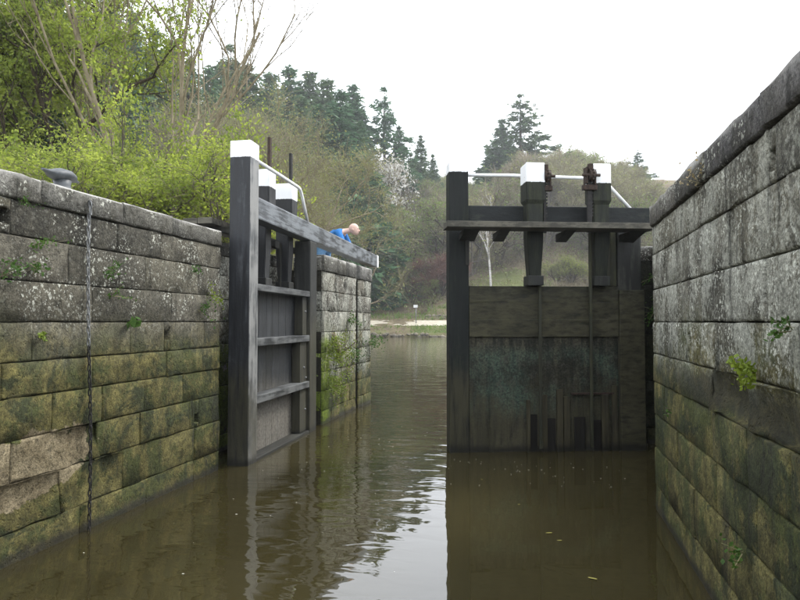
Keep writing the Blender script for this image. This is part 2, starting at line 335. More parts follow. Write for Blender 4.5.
class MB:
    """collects shapes into one mesh"""
    def __init__(s): s.bm = bmesh.new()
    def hexa(s, P, bev=0.0, mi=0):
        """8 points: bottom ring 0-3, top ring 4-7"""
        vs = [s.bm.verts.new(p) for p in P]
        fs = [s.bm.faces.new([vs[i] for i in q]) for q in ((3, 2, 1, 0), (4, 5, 6, 7), (0, 1, 5, 4), (1, 2, 6, 5), (2, 3, 7, 6), (3, 0, 4, 7))]
        for f in fs: f.material_index = mi
        bmesh.ops.recalc_face_normals(s.bm, faces=fs)
        if bev:
            es = list({e for f in fs for e in f.edges})
            r = bmesh.ops.bevel(s.bm, geom=es, offset=bev, segments=2, profile=0.6, affect='EDGES')
            for f in r['faces']: f.material_index = mi
        return s
    def box(s, a, b, T=None, bev=0.0, mi=0):
        (x0, y0, z0), (x1, y1, z1) = a, b
        P = [(x0, y0, z0), (x1, y0, z0), (x1, y1, z0), (x0, y1, z0), (x0, y0, z1), (x1, y0, z1), (x1, y1, z1), (x0, y1, z1)]
        if T: P = [T(*p) for p in P]
        return s.hexa(P, bev, mi)
    def tube(s, pts, r, n=8, mi=0, cap=True):
        pts = [Vector(p) for p in pts]; rs = r if isinstance(r, (list, tuple)) else [r] * len(pts)
        rings = []
        for i, p in enumerate(pts):
            d = (pts[min(i + 1, len(pts) - 1)] - pts[max(i - 1, 0)]).normalized()
            a = d.orthogonal().normalized() if i == 0 else (a0 - d * a0.dot(d)).normalized()
            a0 = a; b = d.cross(a)
            rings.append([s.bm.verts.new(p + (a * math.cos(2 * PI * k / n) + b * math.sin(2 * PI * k / n)) * rs[i]) for k in range(n)])
        for i in range(len(rings) - 1):
            for k in range(n):
                f = s.bm.faces.new((rings[i][k], rings[i][(k + 1) % n], rings[i + 1][(k + 1) % n], rings[i + 1][k])); f.smooth = True; f.material_index = mi
        if cap:
            for q in (rings[0][::-1], rings[-1]):
                f = s.bm.faces.new(q); f.material_index = mi
        return s
    def ball(s, c, r, sub=2, sc=(1, 1, 1), mi=0):
        q = bmesh.ops.create_icosphere(s.bm, subdivisions=sub, radius=1.0)
        for v in q['verts']: v.co = Vector((v.co.x * r * sc[0] + c[0], v.co.y * r * sc[1] + c[1], v.co.z * r * sc[2] + c[2]))
        for f in {f for v in q['verts'] for f in v.link_faces}: f.smooth = True; f.material_index = mi
        return s
    def build(s, name, mats, parent=None, **kw):
        off = gather(parent) if parent is not None else Vector((0, 0, 0))
        ctr = Vector((0, 0, 0))
        if parent is None or True:
            cs = [v.co for v in s.bm.verts]; ctr = sum(cs, Vector()) / len(cs)
            bmesh.ops.translate(s.bm, verts=s.bm.verts, vec=-ctr)
        me = bpy.data.meshes.new(name); s.bm.to_mesh(me); s.bm.free()
        for q in ([mats] if isinstance(mats, str) else mats): me.materials.append(MAT[q])
        return add(name, me, parent, ctr, **kw)

# ------------------------------------------------------------------ terrain and water (structure)
def sm(a, b, x):
    t = np.clip((x - a) / (b - a), 0, 1); return t * t * (3 - 2 * t)
FAR = 66.0
def terr(x, y):
    x = np.asarray(x, float); y = np.asarray(y, float)
    d = y - FAR
    far = -1.5 + 1.9 * sm(-0.6, 0.3, d) + 0.72 * sm(0.3, 2.0, d) + 0.70 * np.clip((d - 2.0) / 3.4, 0, 1)
    far = far + 0.5 * sm(5.2, 7.5, d) + 0.9 * sm(5.6, 7.0, d) * sm(-13.6, -12.9, x)
    df = np.maximum(0, d - 8.0)
    k_ = 0.30 + 0.11 * sm(-48, -14, x)
    hf = np.where(df < 75, k_ * df, k_ * 75 - 4.0 * (1 - np.exp(-(df - 75) / 40.0)))
    dl = np.maximum(0, -x - 13 - 0.13 * np.maximum(y, 0))
    hl = np.where(dl < 60, 0.28 * dl, 16.8 + 2 * (1 - np.exp(-(dl - 60) / 40.0)))
    hill = np.maximum(hf, hl) + 1.2 * np.sin(x * 0.11 + 1.3) * np.sin(y * 0.083 + .4) * sm(0, 18, np.maximum(df, dl))
    xl = -4.2 - 0.42 * np.maximum(y - 12.6, 0); xr = 1.8 + 0.15 * np.maximum(y - 12.6, 0)
    side = np.maximum(sm(0.0, -0.06 - 0.12 * np.maximum(y - 12.3, 0).clip(0, 10), x - xl) if False else (xl - x) / (0.06 + 0.10 * np.clip(y - 12.3, 0, 10)),
                      (x - xr) / (0.06 + 0.10 * np.clip(y - 12.3, 0, 10)))
    side = np.clip(side, 0, 1)
    near = -1.5 + 4.0 * side
    back = np.clip((-11.6 - y) / 0.2, 0, 1)
    near = np.maximum(near, -1.5 + 4.0 * back)
    base = np.where(d > -0.8, np.maximum(far, np.where(side > 0.99, 1.5, far)), near)
    return base + np.where((side > 0.99) | (d > 0), hill, 0)
def lines(*segs):
    return np.unique(np.round(np.concatenate([np.arange(a, b + 1e-6, st) for a, b, st in segs]), 3))
gx = lines((-300, -80, 10), (-80, -24, 2.5), (-24, 4, 0.8), (4, 60, 2.5), (60, 300, 12))
gx = np.unique(np.concatenate([gx, [-4.26, -4.2, 1.8, 1.86]]))
gy = lines((-120, -12, 6), (-12, 13, 0.8), (13, 64, 1.5), (64, 75, 0.35), (75, 160, 2.5), (160, 420, 13))
gy = np.unique(np.concatenate([gy, [-11.8, -11.6]]))
X, Y = np.meshgrid(gx, gy)
Z = terr(X, Y) + np.where((Y > 74) | (X < -14), nrg.normal(0, 0.12, X.shape), 0)
nx, ny = len(gx), len(gy)
idx = np.arange(nx * ny).reshape(ny, nx)
Q = np.stack([idx[:-1, :-1], idx[:-1, 1:], idx[1:, 1:], idx[1:, :-1]], -1).reshape(-1, 4)
add('ground', np_mesh('ground', np.stack([X, Y, Z], -1), [Q], ['earth'], smooth=True), kind='structure')
b = MB(); v = [b.bm.verts.new(p) for p in ((-90, -11.7, 0), (60, -11.7, 0), (60, FAR + .6, 0), (-90, FAR + .6, 0))]; b.bm.faces.new(v)
b.build('water', 'water', kind='structure')
# towpath on the far bank
px = np.arange(-60, 40, 1.5)
V = []; 
for i, x in enumerate(px):
    V += [(x, FAR + 2.1 + 0.12 * math.sin(x), 1.20), (x, FAR + 5.0 + 0.2 * math.sin(x * .7), 1.79)]
F = np.array([(2 * i, 2 * i + 2, 2 * i + 3, 2 * i + 1) for i in range(len(px) - 1)])
add('towpath', np_mesh('towpath', V, [F], ['gravel_path']), kind='structure')

# ------------------------------------------------------------------ masonry
def stone_mesh(L, H, D, seed, rough=0.004, nxs=None, mats=('stone_left',), deep=0.0, rr=0.014):
    g = np.random.default_rng(seed)
    nxs = nxs or max(3, int(L / 0.16)); nz = max(2, int(H / 0.12))
    e_ = min(0.013, L * .2, H * .2)
    us = np.concatenate([[-L / 2], np.linspace(-L / 2 + e_, L / 2 - e_, nxs + 1), [L / 2]]); ws = np.concatenate([[0], np.linspace(e_, H - e_, nz + 1), [H]])
    nxs += 2; nz += 2
    U, W = np.meshgrid(us, ws)
    Yf = g.normal(0, rough, U.shape)
    if deep:                                          # spalled face: a ragged hollow
        cx, cz = g.uniform(-.1, .1) * L, H * g.uniform(.4, .6)
        rr_ = ((U - cx) / (L * .56)) ** 2 + ((W - cz) / (H * .66)) ** 2
        Yf -= deep * np.clip(1.1 - rr_, 0, 1) * g.uniform(.7, 1.2, U.shape)
    edge = np.zeros_like(U, bool); edge[0] = edge[-1] = True; edge[:, 0] = edge[:, -1] = True
    inner = ~edge
    U = U + np.where(edge, 0, g.normal(0, 0.008, U.shape)); W = W + np.where(edge, 0, g.normal(0, 0.008, W.shape))
    Yf = np.where(edge, -rr * g.uniform(0.85, 1.2, U.shape) + Yf * 0.25, Yf)
    j = g.uniform(0.0003, 0.0045, U.shape)
    U = np.where(edge & (U > L / 2 - 1e-5), U - j, np.where(edge & (U < -L / 2 + 1e-5), U + j, U))
    W = np.where(edge & (W > H - 1e-5), W - j, np.where(edge & (W < 1e-5), W + j, W))
    front = np.stack([U, Yf, W], -1).reshape(-1, 3)
    ii = np.arange((nxs + 1) * (nz + 1)).reshape(nz + 1, nxs + 1)
    Qf = np.stack([ii[:-1, :-1], ii[1:, :-1], ii[1:, 1:], ii[:-1, 1:]], -1).reshape(-1, 4)
    loop = list(ii[0, :]) + list(ii[1:, -1]) + list(ii[-1, -2::-1]) + list(ii[-2:0:-1, 0])
    back = front[loop].copy(); back[:, 1] = -D
    n0 = len(front); nl = len(loop)
    Qs = np.array([(loop[k], loop[(k + 1) % nl], n0 + (k + 1) % nl, n0 + k) for k in range(nl)])
    V = np.concatenate([front, back])
    return np_mesh('stone', V, [Qf, Qs], mats, smooth=False)
SEED = [100]
BOUND = [2.42, 2.18, 1.88, 1.60, 1.33, 1.09, 0.81, 0.53, 0.21, -0.12, -0.5]
def masonry(rt, p0, p1, facing, mat, cop_mat=None, bounds=BOUND, top=2.60, holes=(), lens=(0.5, 1.15), depth=0.3, spall=None, seed=1, core=None, cop_lens=(0.6, 0.95), cop_proud=0.02, cracked=(), rough=0.004):
    """stones along the line p0->p1 (plan), front towards 'facing'"""
    g = random.Random(seed)
    p0 = Vector((*p0, 0)); p1 = Vector((*p1, 0)); fc = Vector((*facing, 0)).normalized()
    ax = (p1 - p0).normalized(); L = (p1 - p0).length
    xdir = Vector((fc.y, -fc.x, 0))                   # local x so that local +y = facing
    rz = math.atan2(-fc.x, fc.y)
    def place(s0, s1, z0, z1, name, mt, proud=0.0, dp=depth, deep=0.0, rgh=None):
        SEED[0] += 1
        me = stone_mesh(s1 - s0, z1 - z0, dp + proud, SEED[0], 0.0025 if 'coping' in name else rgh or rough, mats=(mt,), deep=deep, rr=0.012 if 'coping' in name else 0.006)
        c = p0 + ax * ((s0 + s1) / 2) + fc * proud; c.z = z0
        return add(name, me, rt, c, rz)
    if cop_mat:
        s = -g.uniform(0, .3) * 0
        while s < L - 1e-3:
            l = g.uniform(*cop_lens); e = s + l if s + l < L - 0.35 else L
            place(s, e, bounds[0] + .004, top + g.uniform(-.006, .004), 'coping_stone', cop_mat, cop_proud + g.uniform(-.005, .005), 0.45)
            s = e
    for ci in range(len(bounds) - 1):
        z1, z0 = bounds[ci], bounds[ci + 1]
        hs = sorted([h for h in holes if z0 < h[1] < z1])
        s = 0.0; first = True
        while s < L - 1e-3:
            l = g.uniform(*lens) * (0.55 if first and ci % 2 else 1); first = False
            e = s + l if s + l < L - 0.3 else L
            nxt = None
            for h in hs:
                if s - 1e-6 <= h[0] < e: nxt = h; break
            pr = g.uniform(-0.005, 0.005)
            if nxt:
                hw = nxt[2] / 2; e = max(nxt[0] - hw, s + .02)
                place(s, e, z0, z1, 'stone', mat, pr)
                hh = nxt[2] / 2
                if nxt[1] - hh - z0 > .03: place(e, e + 2 * hw, z0, nxt[1] - hh, 'stone', mat, pr)
                if z1 - nxt[1] - hh > .03: place(e, e + 2 * hw, nxt[1] + hh, z1, 'stone', mat, pr)
                s = e + 2 * hw; hs.remove(nxt); continue
            zc = (z0 + z1) / 2; sc = (s + e) / 2
            dp = 0.0; mt = mat
            if spall:
                q = spall(sc, zc)
                if q: mt, dp = q
            place(s, e, z0 + .001, z1 - .001, 'stone', mt, pr, deep=dp, rgh=0.016 if dp else None)
            s = e
    # rubble core behind the faces, seen only in the joints
    b = MB(); q0 = p0 - fc * (0.10 if spall else 0.022); q1 = p1 - fc * (0.10 if spall else 0.022); cd = core or 0.75; tp = bounds[0] + 0.02 if cop_mat else bounds[0] - .01
    P = [q0, q1, q1 - fc * cd, q0 - fc * cd]
    pts = [(v.x, v.y, -1.0) for v in P] + [(v.x, v.y, tp) for v in P]
    b.hexa(pts); b.build('mortar_core', 'mortar', rt)

YB = -11.5
# left chamber wall
lw = root('lock_wall', 'tall left chamber wall of mossy squared stone with bollard and chain', 'lock wall', (-3.6, 2.0, 0))
def sp_left(s, z):
    y = YB + s
    if 0.05 < z < 0.85 and 3.0 < y < 4.35: return ('stone_left', 0.03)
    return None
masonry(lw, (-3.42, YB), (-3.42, 6.2), (1, 0), 'stone_left', 'coping_left', holes=[(5.22 - YB, 1.48, .09), (5.75 - YB, 0.62, .08), (3.38 - YB, 2.30, .10)], spall=sp_left, seed=11)
# left recess, hollow quoin and pier
lr = root('recess_wall', 'stone recess wall behind the open left gate', 'lock wall', (-3.95, 7.6, 0))
masonry(lr, (-3.86, 6.2), (-3.86, 9.1), (1, 0), 'stone_pier', 'coping_left', seed=12, core=0.5, cop_proud=-0.02)
lp = root('stone_pier', 'pale lichened stone pier with a groove beyond the open left gate', 'pier', (-3.6, 10.5, 0))
PB = [2.40, 2.09, 1.78, 1.44, 1.12, 0.82, 0.52, 0.21, -0.12, -0.5]
masonry(lp, (-3.33, 9.22), (-3.33, 11.02), (1, 0), 'stone_pier', 'coping_left', bounds=PB, top=2.66, lens=(0.4, .8), cop_lens=(.45, .75), seed=13, core=.7, rough=0.007)
masonry(lp, (-3.33, 11.18), (-3.33, 12.05), (1, 0), 'stone_pier', 'coping_left', bounds=PB, top=2.66, lens=(0.35, .6), cop_lens=(.8, 1.0), seed=14, core=.7, rough=0.007)
masonry(lp, (-3.82, 9.22), (-3.35, 9.22), (0, -1), 'stone_pier', 'coping_left', bounds=PB, top=2.63, lens=(0.4, .8), seed=15, core=.3)
b = MB(); b.box((-4.1, 11.0, -1), (-3.44, 11.2, 2.55)); b.build('groove_back', 'mortar', lp)
masonry(lp, (-3.4, 12.05), (-6.5, 12.75), (0.22, 1), 'stone_pier', 'coping_left', bounds=PB, top=2.60, seed=16, core=.4)
# right chamber wall
rw = root('lock_wall', 'tall right chamber wall of pale lichened stone with dark coping', 'lock wall', (1.15, 1.0, 0))
def sp_right(s, z):
    y = 5.75 - s
    if 1.08 < z < 1.34 and y < 3.6: return ('stone_right', 0.05)
    return None
masonry(rw, (0.95, 5.75), (0.95, YB), (-1, 0), 'stone_right', 'coping_right', holes=[(5.75 - 2.86, 2.28, .085), (5.75 - 4.4, 1.48, .07)], lens=(0.5, 1.15), cop_lens=(.7, 1.2), spall=sp_right, seed=21, rough=0.003)
rr_ = root('recess_wall', 'dark stone recess wall behind the closed right gate heel', 'lock wall', (1.6, 7.2, 0))
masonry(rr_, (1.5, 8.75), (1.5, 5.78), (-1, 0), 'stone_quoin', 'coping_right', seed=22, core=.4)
rp = root('stone_pier', 'dark stone pier with ferns behind the right gate heel', 'pier', (1.4, 10.3, 0))
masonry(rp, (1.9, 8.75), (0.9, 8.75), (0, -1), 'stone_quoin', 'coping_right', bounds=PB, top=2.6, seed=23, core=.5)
masonry(rp, (0.9, 12.05), (0.9, 8.78), (-1, 0), 'stone_pier', 'coping_right', bounds=PB, top=2.6, seed=24, core=.8)

# ------------------------------------------------------------------ the lock gates
def gate_frame(M, D, N):
    return lambda u, v, z: (M[0] + D[0] * u + N[0] * v, M[1] + D[1] * u + N[1] * v, z)
def lock_gate(label, M, D, side, open_):
    """u from the mitre (0) to the heel (2.45), v positive upstream, z up"""
    N = (D[1], -D[0]) if side == 'right' else (-D[1], D[0])
    T = gate_frame(M, D, N)
    c = T(1.2, 0, 0)
    rt = root('lock_gate', label, 'lock gate', (c[0], c[1], 0))
    L = 2.45; s = side
    pt = 'post_timber' if s == 'left' else 'post_timber_right'
    bt = 'beam_' + s; pp = 'paddle_post_' + s; g = random.Random(3 if s == 'left' else 4)
    v0, v1 = (0.0, 0.25) if s == 'left' else (-0.26, 0.0)     # leaf thickness about the surveyed face
    up = v1                                                   # upstream face
    # mitre post, slightly chamfered, white top
    b = MB()
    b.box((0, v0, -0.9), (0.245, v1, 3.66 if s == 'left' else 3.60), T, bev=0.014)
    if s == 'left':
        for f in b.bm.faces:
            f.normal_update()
            if f.normal.x > .5: f.material_index = 1  # paler +X side: sky light put into the colour, with rub wear
    b.build('mitre_post', [pt, 'post_worn_skylit'], rt)
    b = MB(); b.box((2.14, v0, -0.9), (L, v1, 2.795), T, bev=0.02); b.build('heel_post', 'moss_timber' if s == 'left' else 'rod_dark' if False else 'moss_timber', rt)
    # balance beam
    tail = 6.75
    b = MB(); b.box((0.247, v0 + 0.008, 2.80), (tail, v1 - 0.05, 3.06), T, bev=0.018)
    bo = b.build('balance_beam', bt, rt)
    b = MB(); b.box((tail + .002, v0 + .003, 2.795), (tail + 0.13, v1 - .045, 3.065), T, bev=0.018); b.build('white_beam_end', 'white_paint', bo)
    b = MB(); b.tube([T(tail - .3, (v0 + v1) / 2, 3.05), T(tail - .3, (v0 + v1) / 2, 3.13)], [.03, .03], 8).ball(T(tail - .3, (v0 + v1) / 2, 3.15), .045, 1); b.build('bolt', 'dark_iron', bo)
    # rails of the frame, on the downstream side
    sh0 = v1 - 0.07                                            # sheeting thickness
    for z0, z1 in ((1.965, 2.045), (1.32, 1.41), (0.655, 0.745), (-0.10, 0.035)):
        b = MB(); b.box((0.247, v0 + .006, z0), (2.138, sh0 - .003, z1), T, bev=0.008); b.build('rail', 'rail_left' if s == 'left' else 'moss_timber', rt)
    # sheeting
    if s == 'left':
        u = 0.249
        while u < 2.13:
            e = min(u + g.uniform(.2, .27), 2.137)
            if 2.137 - e < .08: e = 2.137
            b = MB(); b.box((u, sh0, -0.8), (e - .004, v1 - .004 + g.uniform(-.004, .002), 2.04), T, bev=0.004); b.build('plank', 'sheet_left', rt); u = e
        b = MB(); b.box((1.85, v0 + .05, 0.04), (2.136, sh0 - .006, 1.318), T, bev=0.006); b.box((1.95, v0 + .05, 1.413), (2.136, sh0 - .006, 1.962), T, bev=.006); b.build('heel_lining', 'moss_timber', rt)
        for u, z in ((2.0, .95), (2.08, .80), (2.06, .35), (2.05, 1.75)):
            b = MB(); b.ball(T(u, v0 + .045, z), .018, 1); b.build('bolt', 'galvanised', rt)
    else:
        zs = [1.415, 1.63, 1.845, 2.045]
        for i in range(3):
            b = MB(); b.box((0.247, sh0 + .006, zs[i] + .0004), (2.137, v1 + .012 + g.uniform(-.002, .002), zs[i + 1] - .0004), T, bev=0.003); b.build('board', 'board_right', rt)
        u = 0.249
        while u < 2.13:
            e = min(u + g.uniform(.24, .30), 2.137)
            if 2.137 - e < .1: e = 2.137
            b = MB(); b.box((u, sh0, -0.8), (e - .0012, v1 - .012 + g.uniform(-.0025, .0025), 1.4150), T, bev=0.0012); b.build('plank', 'sheet_right', rt); u = e
        # paddle battens, near-black panels painted for the shade of openings, leaking bottom
        for u0, u1, z1, mt, dv in ((0.955, 0.995, 0.62, 'batten_right', .05), (1.0, 1.09, 0.44, 'black_board_right', .012), (1.145, 1.21, 0.72, 'batten_right', .045), (1.215, 1.32, .42, 'black_board_right', .010), (1.335, 1.41, .76, 'batten_right', .035),
                                   (1.425, 1.50, .66, 'batten_right', .02), (1.56, 1.70, .40, 'black_board_right', .010), (1.80, 1.90, 0.36, 'black_board_right', .014), (1.905, 1.99, .72, 'batten_right', .04), (2.04, 2.11, .8, 'batten_right', .02)):
            b = MB(); b.box((u0, v1 - .009, -.6), (u1, v1 + dv, z1 + g.uniform(-.03, .03)), T, bev=.006); b.build('paddle_batten' if mt == 'batten_right' else 'dark_opening_panel', mt, rt)
        b = MB(); b.box((1.52, v1 - .006, 0.70), (2.06, v1 + .03, 0.722), T); b.build('iron_strap', 'rust', rt)
        b = MB(); b.box((2.14, v1 + .003, -.6), (2.46, v1 + .05, 2.0), T, bev=.01); b.build('heel_board', 'board_right', rt)
    # paddle posts, upstream of the beam
    pv0, pv1 = v1 - 0.045, v1 + 0.15
    for k, (ua, ub) in enumerate(((0.94, 1.15), (1.775, 1.985))):
        um = (ua + ub) / 2
        b = MB()
        prof = [(2.17, .075, .02, -.03), (2.58, .098, 0, 0), (3.05, .10, 0, 0), (3.10, .12, -.05, .02), (3.545, .12, -.05, .02), (3.56, .107, -.037, .007)]
        rg_ = [[b.bm.verts.new(T(um + i * w_, (pv0 + a_ if jn == 0 else pv1 + c_), z)) for i, jn in ((-1, 0), (1, 0), (1, 1), (-1, 1))] for z, w_, a_, c_ in prof]
        fs = [b.bm.faces.new((rg_[i][q], rg_[i][(q + 1) % 4], rg_[i + 1][(q + 1) % 4], rg_[i + 1][q])) for i in range(len(prof) - 1) for q in range(4)]
        fs += [b.bm.faces.new(rg_[0][::-1]), b.bm.faces.new(rg_[-1])]
        bmesh.ops.recalc_face_normals(b.bm, faces=fs)
        bmesh.ops.bevel(b.bm, geom=[e for e in b.bm.edges if abs(e.verts[0].co.z - e.verts[1].co.z) > .03], offset=.010, segments=2, affect='EDGES')
        po = b.build('paddle_post', pp, rt)
        b = MB(); b.box((um - .10, pv0 - .01, 2.047), (um + .10, pv1, 2.168), T, bev=.01); b.build('foot_block', 'moss_timber', po)
        # rack and gear
        ur = 1.205 if k == 0 else 1.715
        if s == 'left': ur = 1.23 if k == 0 else 2.04
        vr = pv1 + .025 if s == 'right' else pv0 + .07
        hw = .028
        if s == 'right' and k == 0: ur, vr, hw = 1.18, pv1 - .06, .016
        top = 4.06 if open_ else 3.52
        b = MB(); b.box((ur - hw, vr - .02, 2.7), (ur + hw, vr + .02, top), T, bev=.004)
        z = 2.9
        while z < top - .04:
            b.box((ur + hw + .001, vr - .015, z), (ur + hw + .015, vr + .015, z + .018), T); z += .04
        b.build('rack_bar', 'dark_iron' if not (s == 'left' and k == 0) else 'rust', rt)
        ud = 1.115 if k == 0 else 1.757
        b = MB(); b.box((ud - .017, v1 + .056, 0.05), (ud + .017, v1 + .09, 2.71), T, bev=.004)
        b.build('paddle_rod', 'rod_green' if s == 'right' else 'rod_dark', rt)
        # gear case: two cheeks, pinion, spindle
        sg = 1 if k == 0 else -1
        b = MB()
        b.box((ur - .055, vr - .05, 3.30), (ur - .035, vr + .06, 3.50), T, bev=.004); b.box((ur + .05, vr - .05, 3.28), (ur + .07, vr + .06, 3.47), T, bev=.004)
        q0 = Vector(T(ur - .02, vr + .05, 3.40)); q1 = Vector(T(ur + .055, vr + .05, 3.40)); b.tube([q0, q1], .065, 10)
        for j in range(10):
            a = 2 * PI * j / 10; ax = (q1 - q0).normalized(); e1 = Vector((0, 0, 1)); e2 = ax.cross(e1)
            cc = (q0 + q1) / 2 + (e1 * math.cos(a) + e2 * math.sin(a)) * .07; b.ball(cc, .017, 1)
        b.tube([Vector(T(ur - .10, vr + .05, 3.40)), Vector(T(ur + .12, vr + .05, 3.40))], .02, 8)
        b.box((ur - .03, vr + .02, 3.46), (ur + .03, vr + .075, 3.54), T, bev=.008)
        b.box((ur - .09, vr - .02, 3.22), (ur + .09, vr + .05, 3.285), T, bev=.01)
        b.build('paddle_gear', 'rust' if s == 'right' else 'dark_iron', rt)
    # handrail
    hv = (v0 - 0.0 if s == 'left' else v0 + .06)
    if s == 'left': hv = v0 + .02
    b = MB(); pts = [(0.24, 3.475), (0.8, 3.48), (1.3, 3.47), (1.98, 3.46), (2.06, 3.43), (2.12, 3.37), (2.42, 3.055)] if s == 'right' else [(0.24, 3.475), (0.9, 3.475), (1.62, 3.47), (1.72, 3.455), (1.78, 3.41), (1.83, 3.35), (2.05, 3.055)]
    b.tube([T(u, hv + .0, z) for u, z in pts], .023, 8); b.build('handrail', 'white_paint', rt)
    # footboard with brackets on the upstream side
    f0, f1 = (v1 + .16, v1 + .52)
    for i in range(2):
        a0 = f0 + i * (f1 - f0) / 2; a1 = a0 + (f1 - f0) / 2 - .008
        b = MB(); b.box((-0.10, a0, 2.705 - .003 * i), (2.42, a1, 2.775 - .003 * i), T, bev=.006); b.build('footboard', 'deck_timber', rt)
    for u in (0.22, 0.62, 1.42, 2.26):
        b = MB(); w_ = .10 if u in (.22, 2.26) else .07
        b.hexa([T(*p) for p in ((u - w_, v1 - .02, 2.60), (u + w_, v1 - .02, 2.60), (u + w_ * .8, v1 + .2, 2.65), (u - w_ * .8, v1 + .2, 2.65),
                                (u - w_, v1 - .02, 2.70), (u + w_, v1 - .02, 2.70), (u + w_, v1 + .36, 2.70), (u - w_, v1 + .36, 2.70))], .006)
        b.build('bracket', 'deck_timber' if False else 'rod_dark', rt)
    if s == 'right':
        b = MB(); b.box((0.20, v1 + .004, 2.30), (0.245, v1 + .03, 2.68), T, bev=.004); b.build('brace', 'rod_dark', rt)
        b = MB(); b.box((2.06, v0, 2.05), (2.132, v1 - .02, 2.79), T, bev=.008); b.build('heel_brace', 'rod_green', rt)
    return rt, T
DR = Vector((2.3, 0.70)).normalized(); DLf = Vector((-0.045, 1.0)).normalized()
gate_r, TR = lock_gate('closed black timber lock gate with horizontal plank walkway and white tipped posts', (-1.1, 7.61), DR, 'right', False)
gate_l, TL = lock_gate('open black timber lock gate folded back along the left stone wall', (-3.18, 6.41), DLf, 'left', True)

# ------------------------------------------------------------------ chain and bollard on the left wall
CY = 4.13
ch = root('mooring_chain', 'galvanised chain hanging down the left stone wall below the bollard', 'chain', (-3.36, CY, 0))
def link_mesh():
    b = MB(); pts = []
    n = 12
    for k in range(n + 1):
        a = 2 * PI * k / n; pts.append((0, 0.014 * math.cos(a), 0.031 * math.sin(a)))
    b.tube(pts[:-1] + [pts[0]], .0055, 5, cap=False)
    me = bpy.data.meshes.new('link'); b.bm.to_mesh(me); b.bm.free(); return me
lk = link_mesh(); lk.materials.append(MAT['galvanised']); lk2 = lk.copy(); lk2.materials[0] = MAT['dark_iron']
z = 2.50; k = 0
while z > 0.0:
    y = CY + 0.02 * math.sin(z * 2.1) + max(0, 1.4 - z) * 0.03
    xx = -3.385 if z < 2.42 else -3.375
    o = add('link', lk if z > 1.42 else lk2, ch, (xx + (.004 if k % 2 else 0), y, z)); o.rotation_euler = (rnd.uniform(-.1, .1), rnd.uniform(-.08, .08), 0.25 if k % 2 else 1.35)
    z -= .048; k += 1
b = MB(); b.tube([(-3.44, CY, 2.53), (-3.385, CY, 2.53), (-3.375, CY, 2.50)], .012, 6); b.build('staple', 'dark_iron', ch)

BY = 4.10
bo = root('mooring_bollard', 'squat dark iron mooring bollard with two pointed horns on the left coping', 'bollard', (-3.62, BY, 2.6))
b = MB(); n = 16
prof = [(.085, 2.58), (.085, 2.605), (.068, 2.625), (.060, 2.66), (.066, 2.70)]
b.tube([(-3.62, BY, q[1]) for q in prof], [q[0] for q in prof], n); b.build('neck', 'bollard_paint', bo)
b = MB()
hd = [(-.20, .010, .012), (-.15, .022, .004), (-.10, .048, -.004), (-.04, .066, 0.004), (.03, .066, .006), (.09, .048, -.004), (.13, .020, -.016), (.17, .010, -.02)]
b.tube([(-3.62, BY + q[0], 2.735 + q[2]) for q in hd], [q[1] for q in hd], 12)
for v in b.bm.verts: v.co.x = -3.62 + (v.co.x + 3.62) * 1.25; v.co.z = 2.735 + (v.co.z - 2.735) * .75
b.build('horned_head', 'bollard_paint', bo)

# ------------------------------------------------------------------ foliage generators
def frames(n, g, tilt=1.0):
    d = g.normal(0, 1, (n, 3)); d[:, 2] *= tilt; d /= np.linalg.norm(d, axis=1)[:, None] + 1e-9
    q = g.normal(0, 1, (n, 3)); e = np.cross(d, q); e /= np.linalg.norm(e, axis=1)[:, None] + 1e-9
    return d, e
def leaf_geo(Cn, size, g, aspect=0.55, tilt=1.0):
    n = len(Cn); d, e = frames(n, g, tilt); s = (size * g.uniform(.6, 1.3, n))[:, None]
    A = Cn - d * s * .5; B = Cn + e * s * aspect * .5; Dd = Cn + d * s * .5; E = Cn - e * s * aspect * .5
    V = np.stack([A, B, Dd, E], 1).reshape(-1, 3); Fq = np.arange(4 * n).reshape(n, 4); return V, Fq
def ribbon_geo(P0, P1, wd, g):
    n = len(P0); d = P1 - P0; q = g.normal(0, 1, (n, 3)); e = np.cross(d, q); e /= np.linalg.norm(e, axis=1)[:, None] + 1e-9
    w2 = (np.broadcast_to(wd, n) * .5)[:, None]
    V = np.stack([P0 - e * w2, P0 + e * w2, P1 + e * w2 * .4, P1 - e * w2 * .4], 1).reshape(-1, 3)
    return V, np.arange(4 * n).reshape(n, 4)
class Geo:
    def __init__(s): s.V = []; s.F = []; s.mi = []; s.n = 0
    def put(s, V, Fq, mi):
        if len(V) == 0: return
        s.V.append(V); s.F.append(np.asarray(Fq) + s.n); s.mi.append(np.full(len(Fq), mi)); s.n += len(V)
    def mesh(s, name, mats):
        return np_mesh(name, np.concatenate(s.V), s.F, mats, np.concatenate(s.mi))
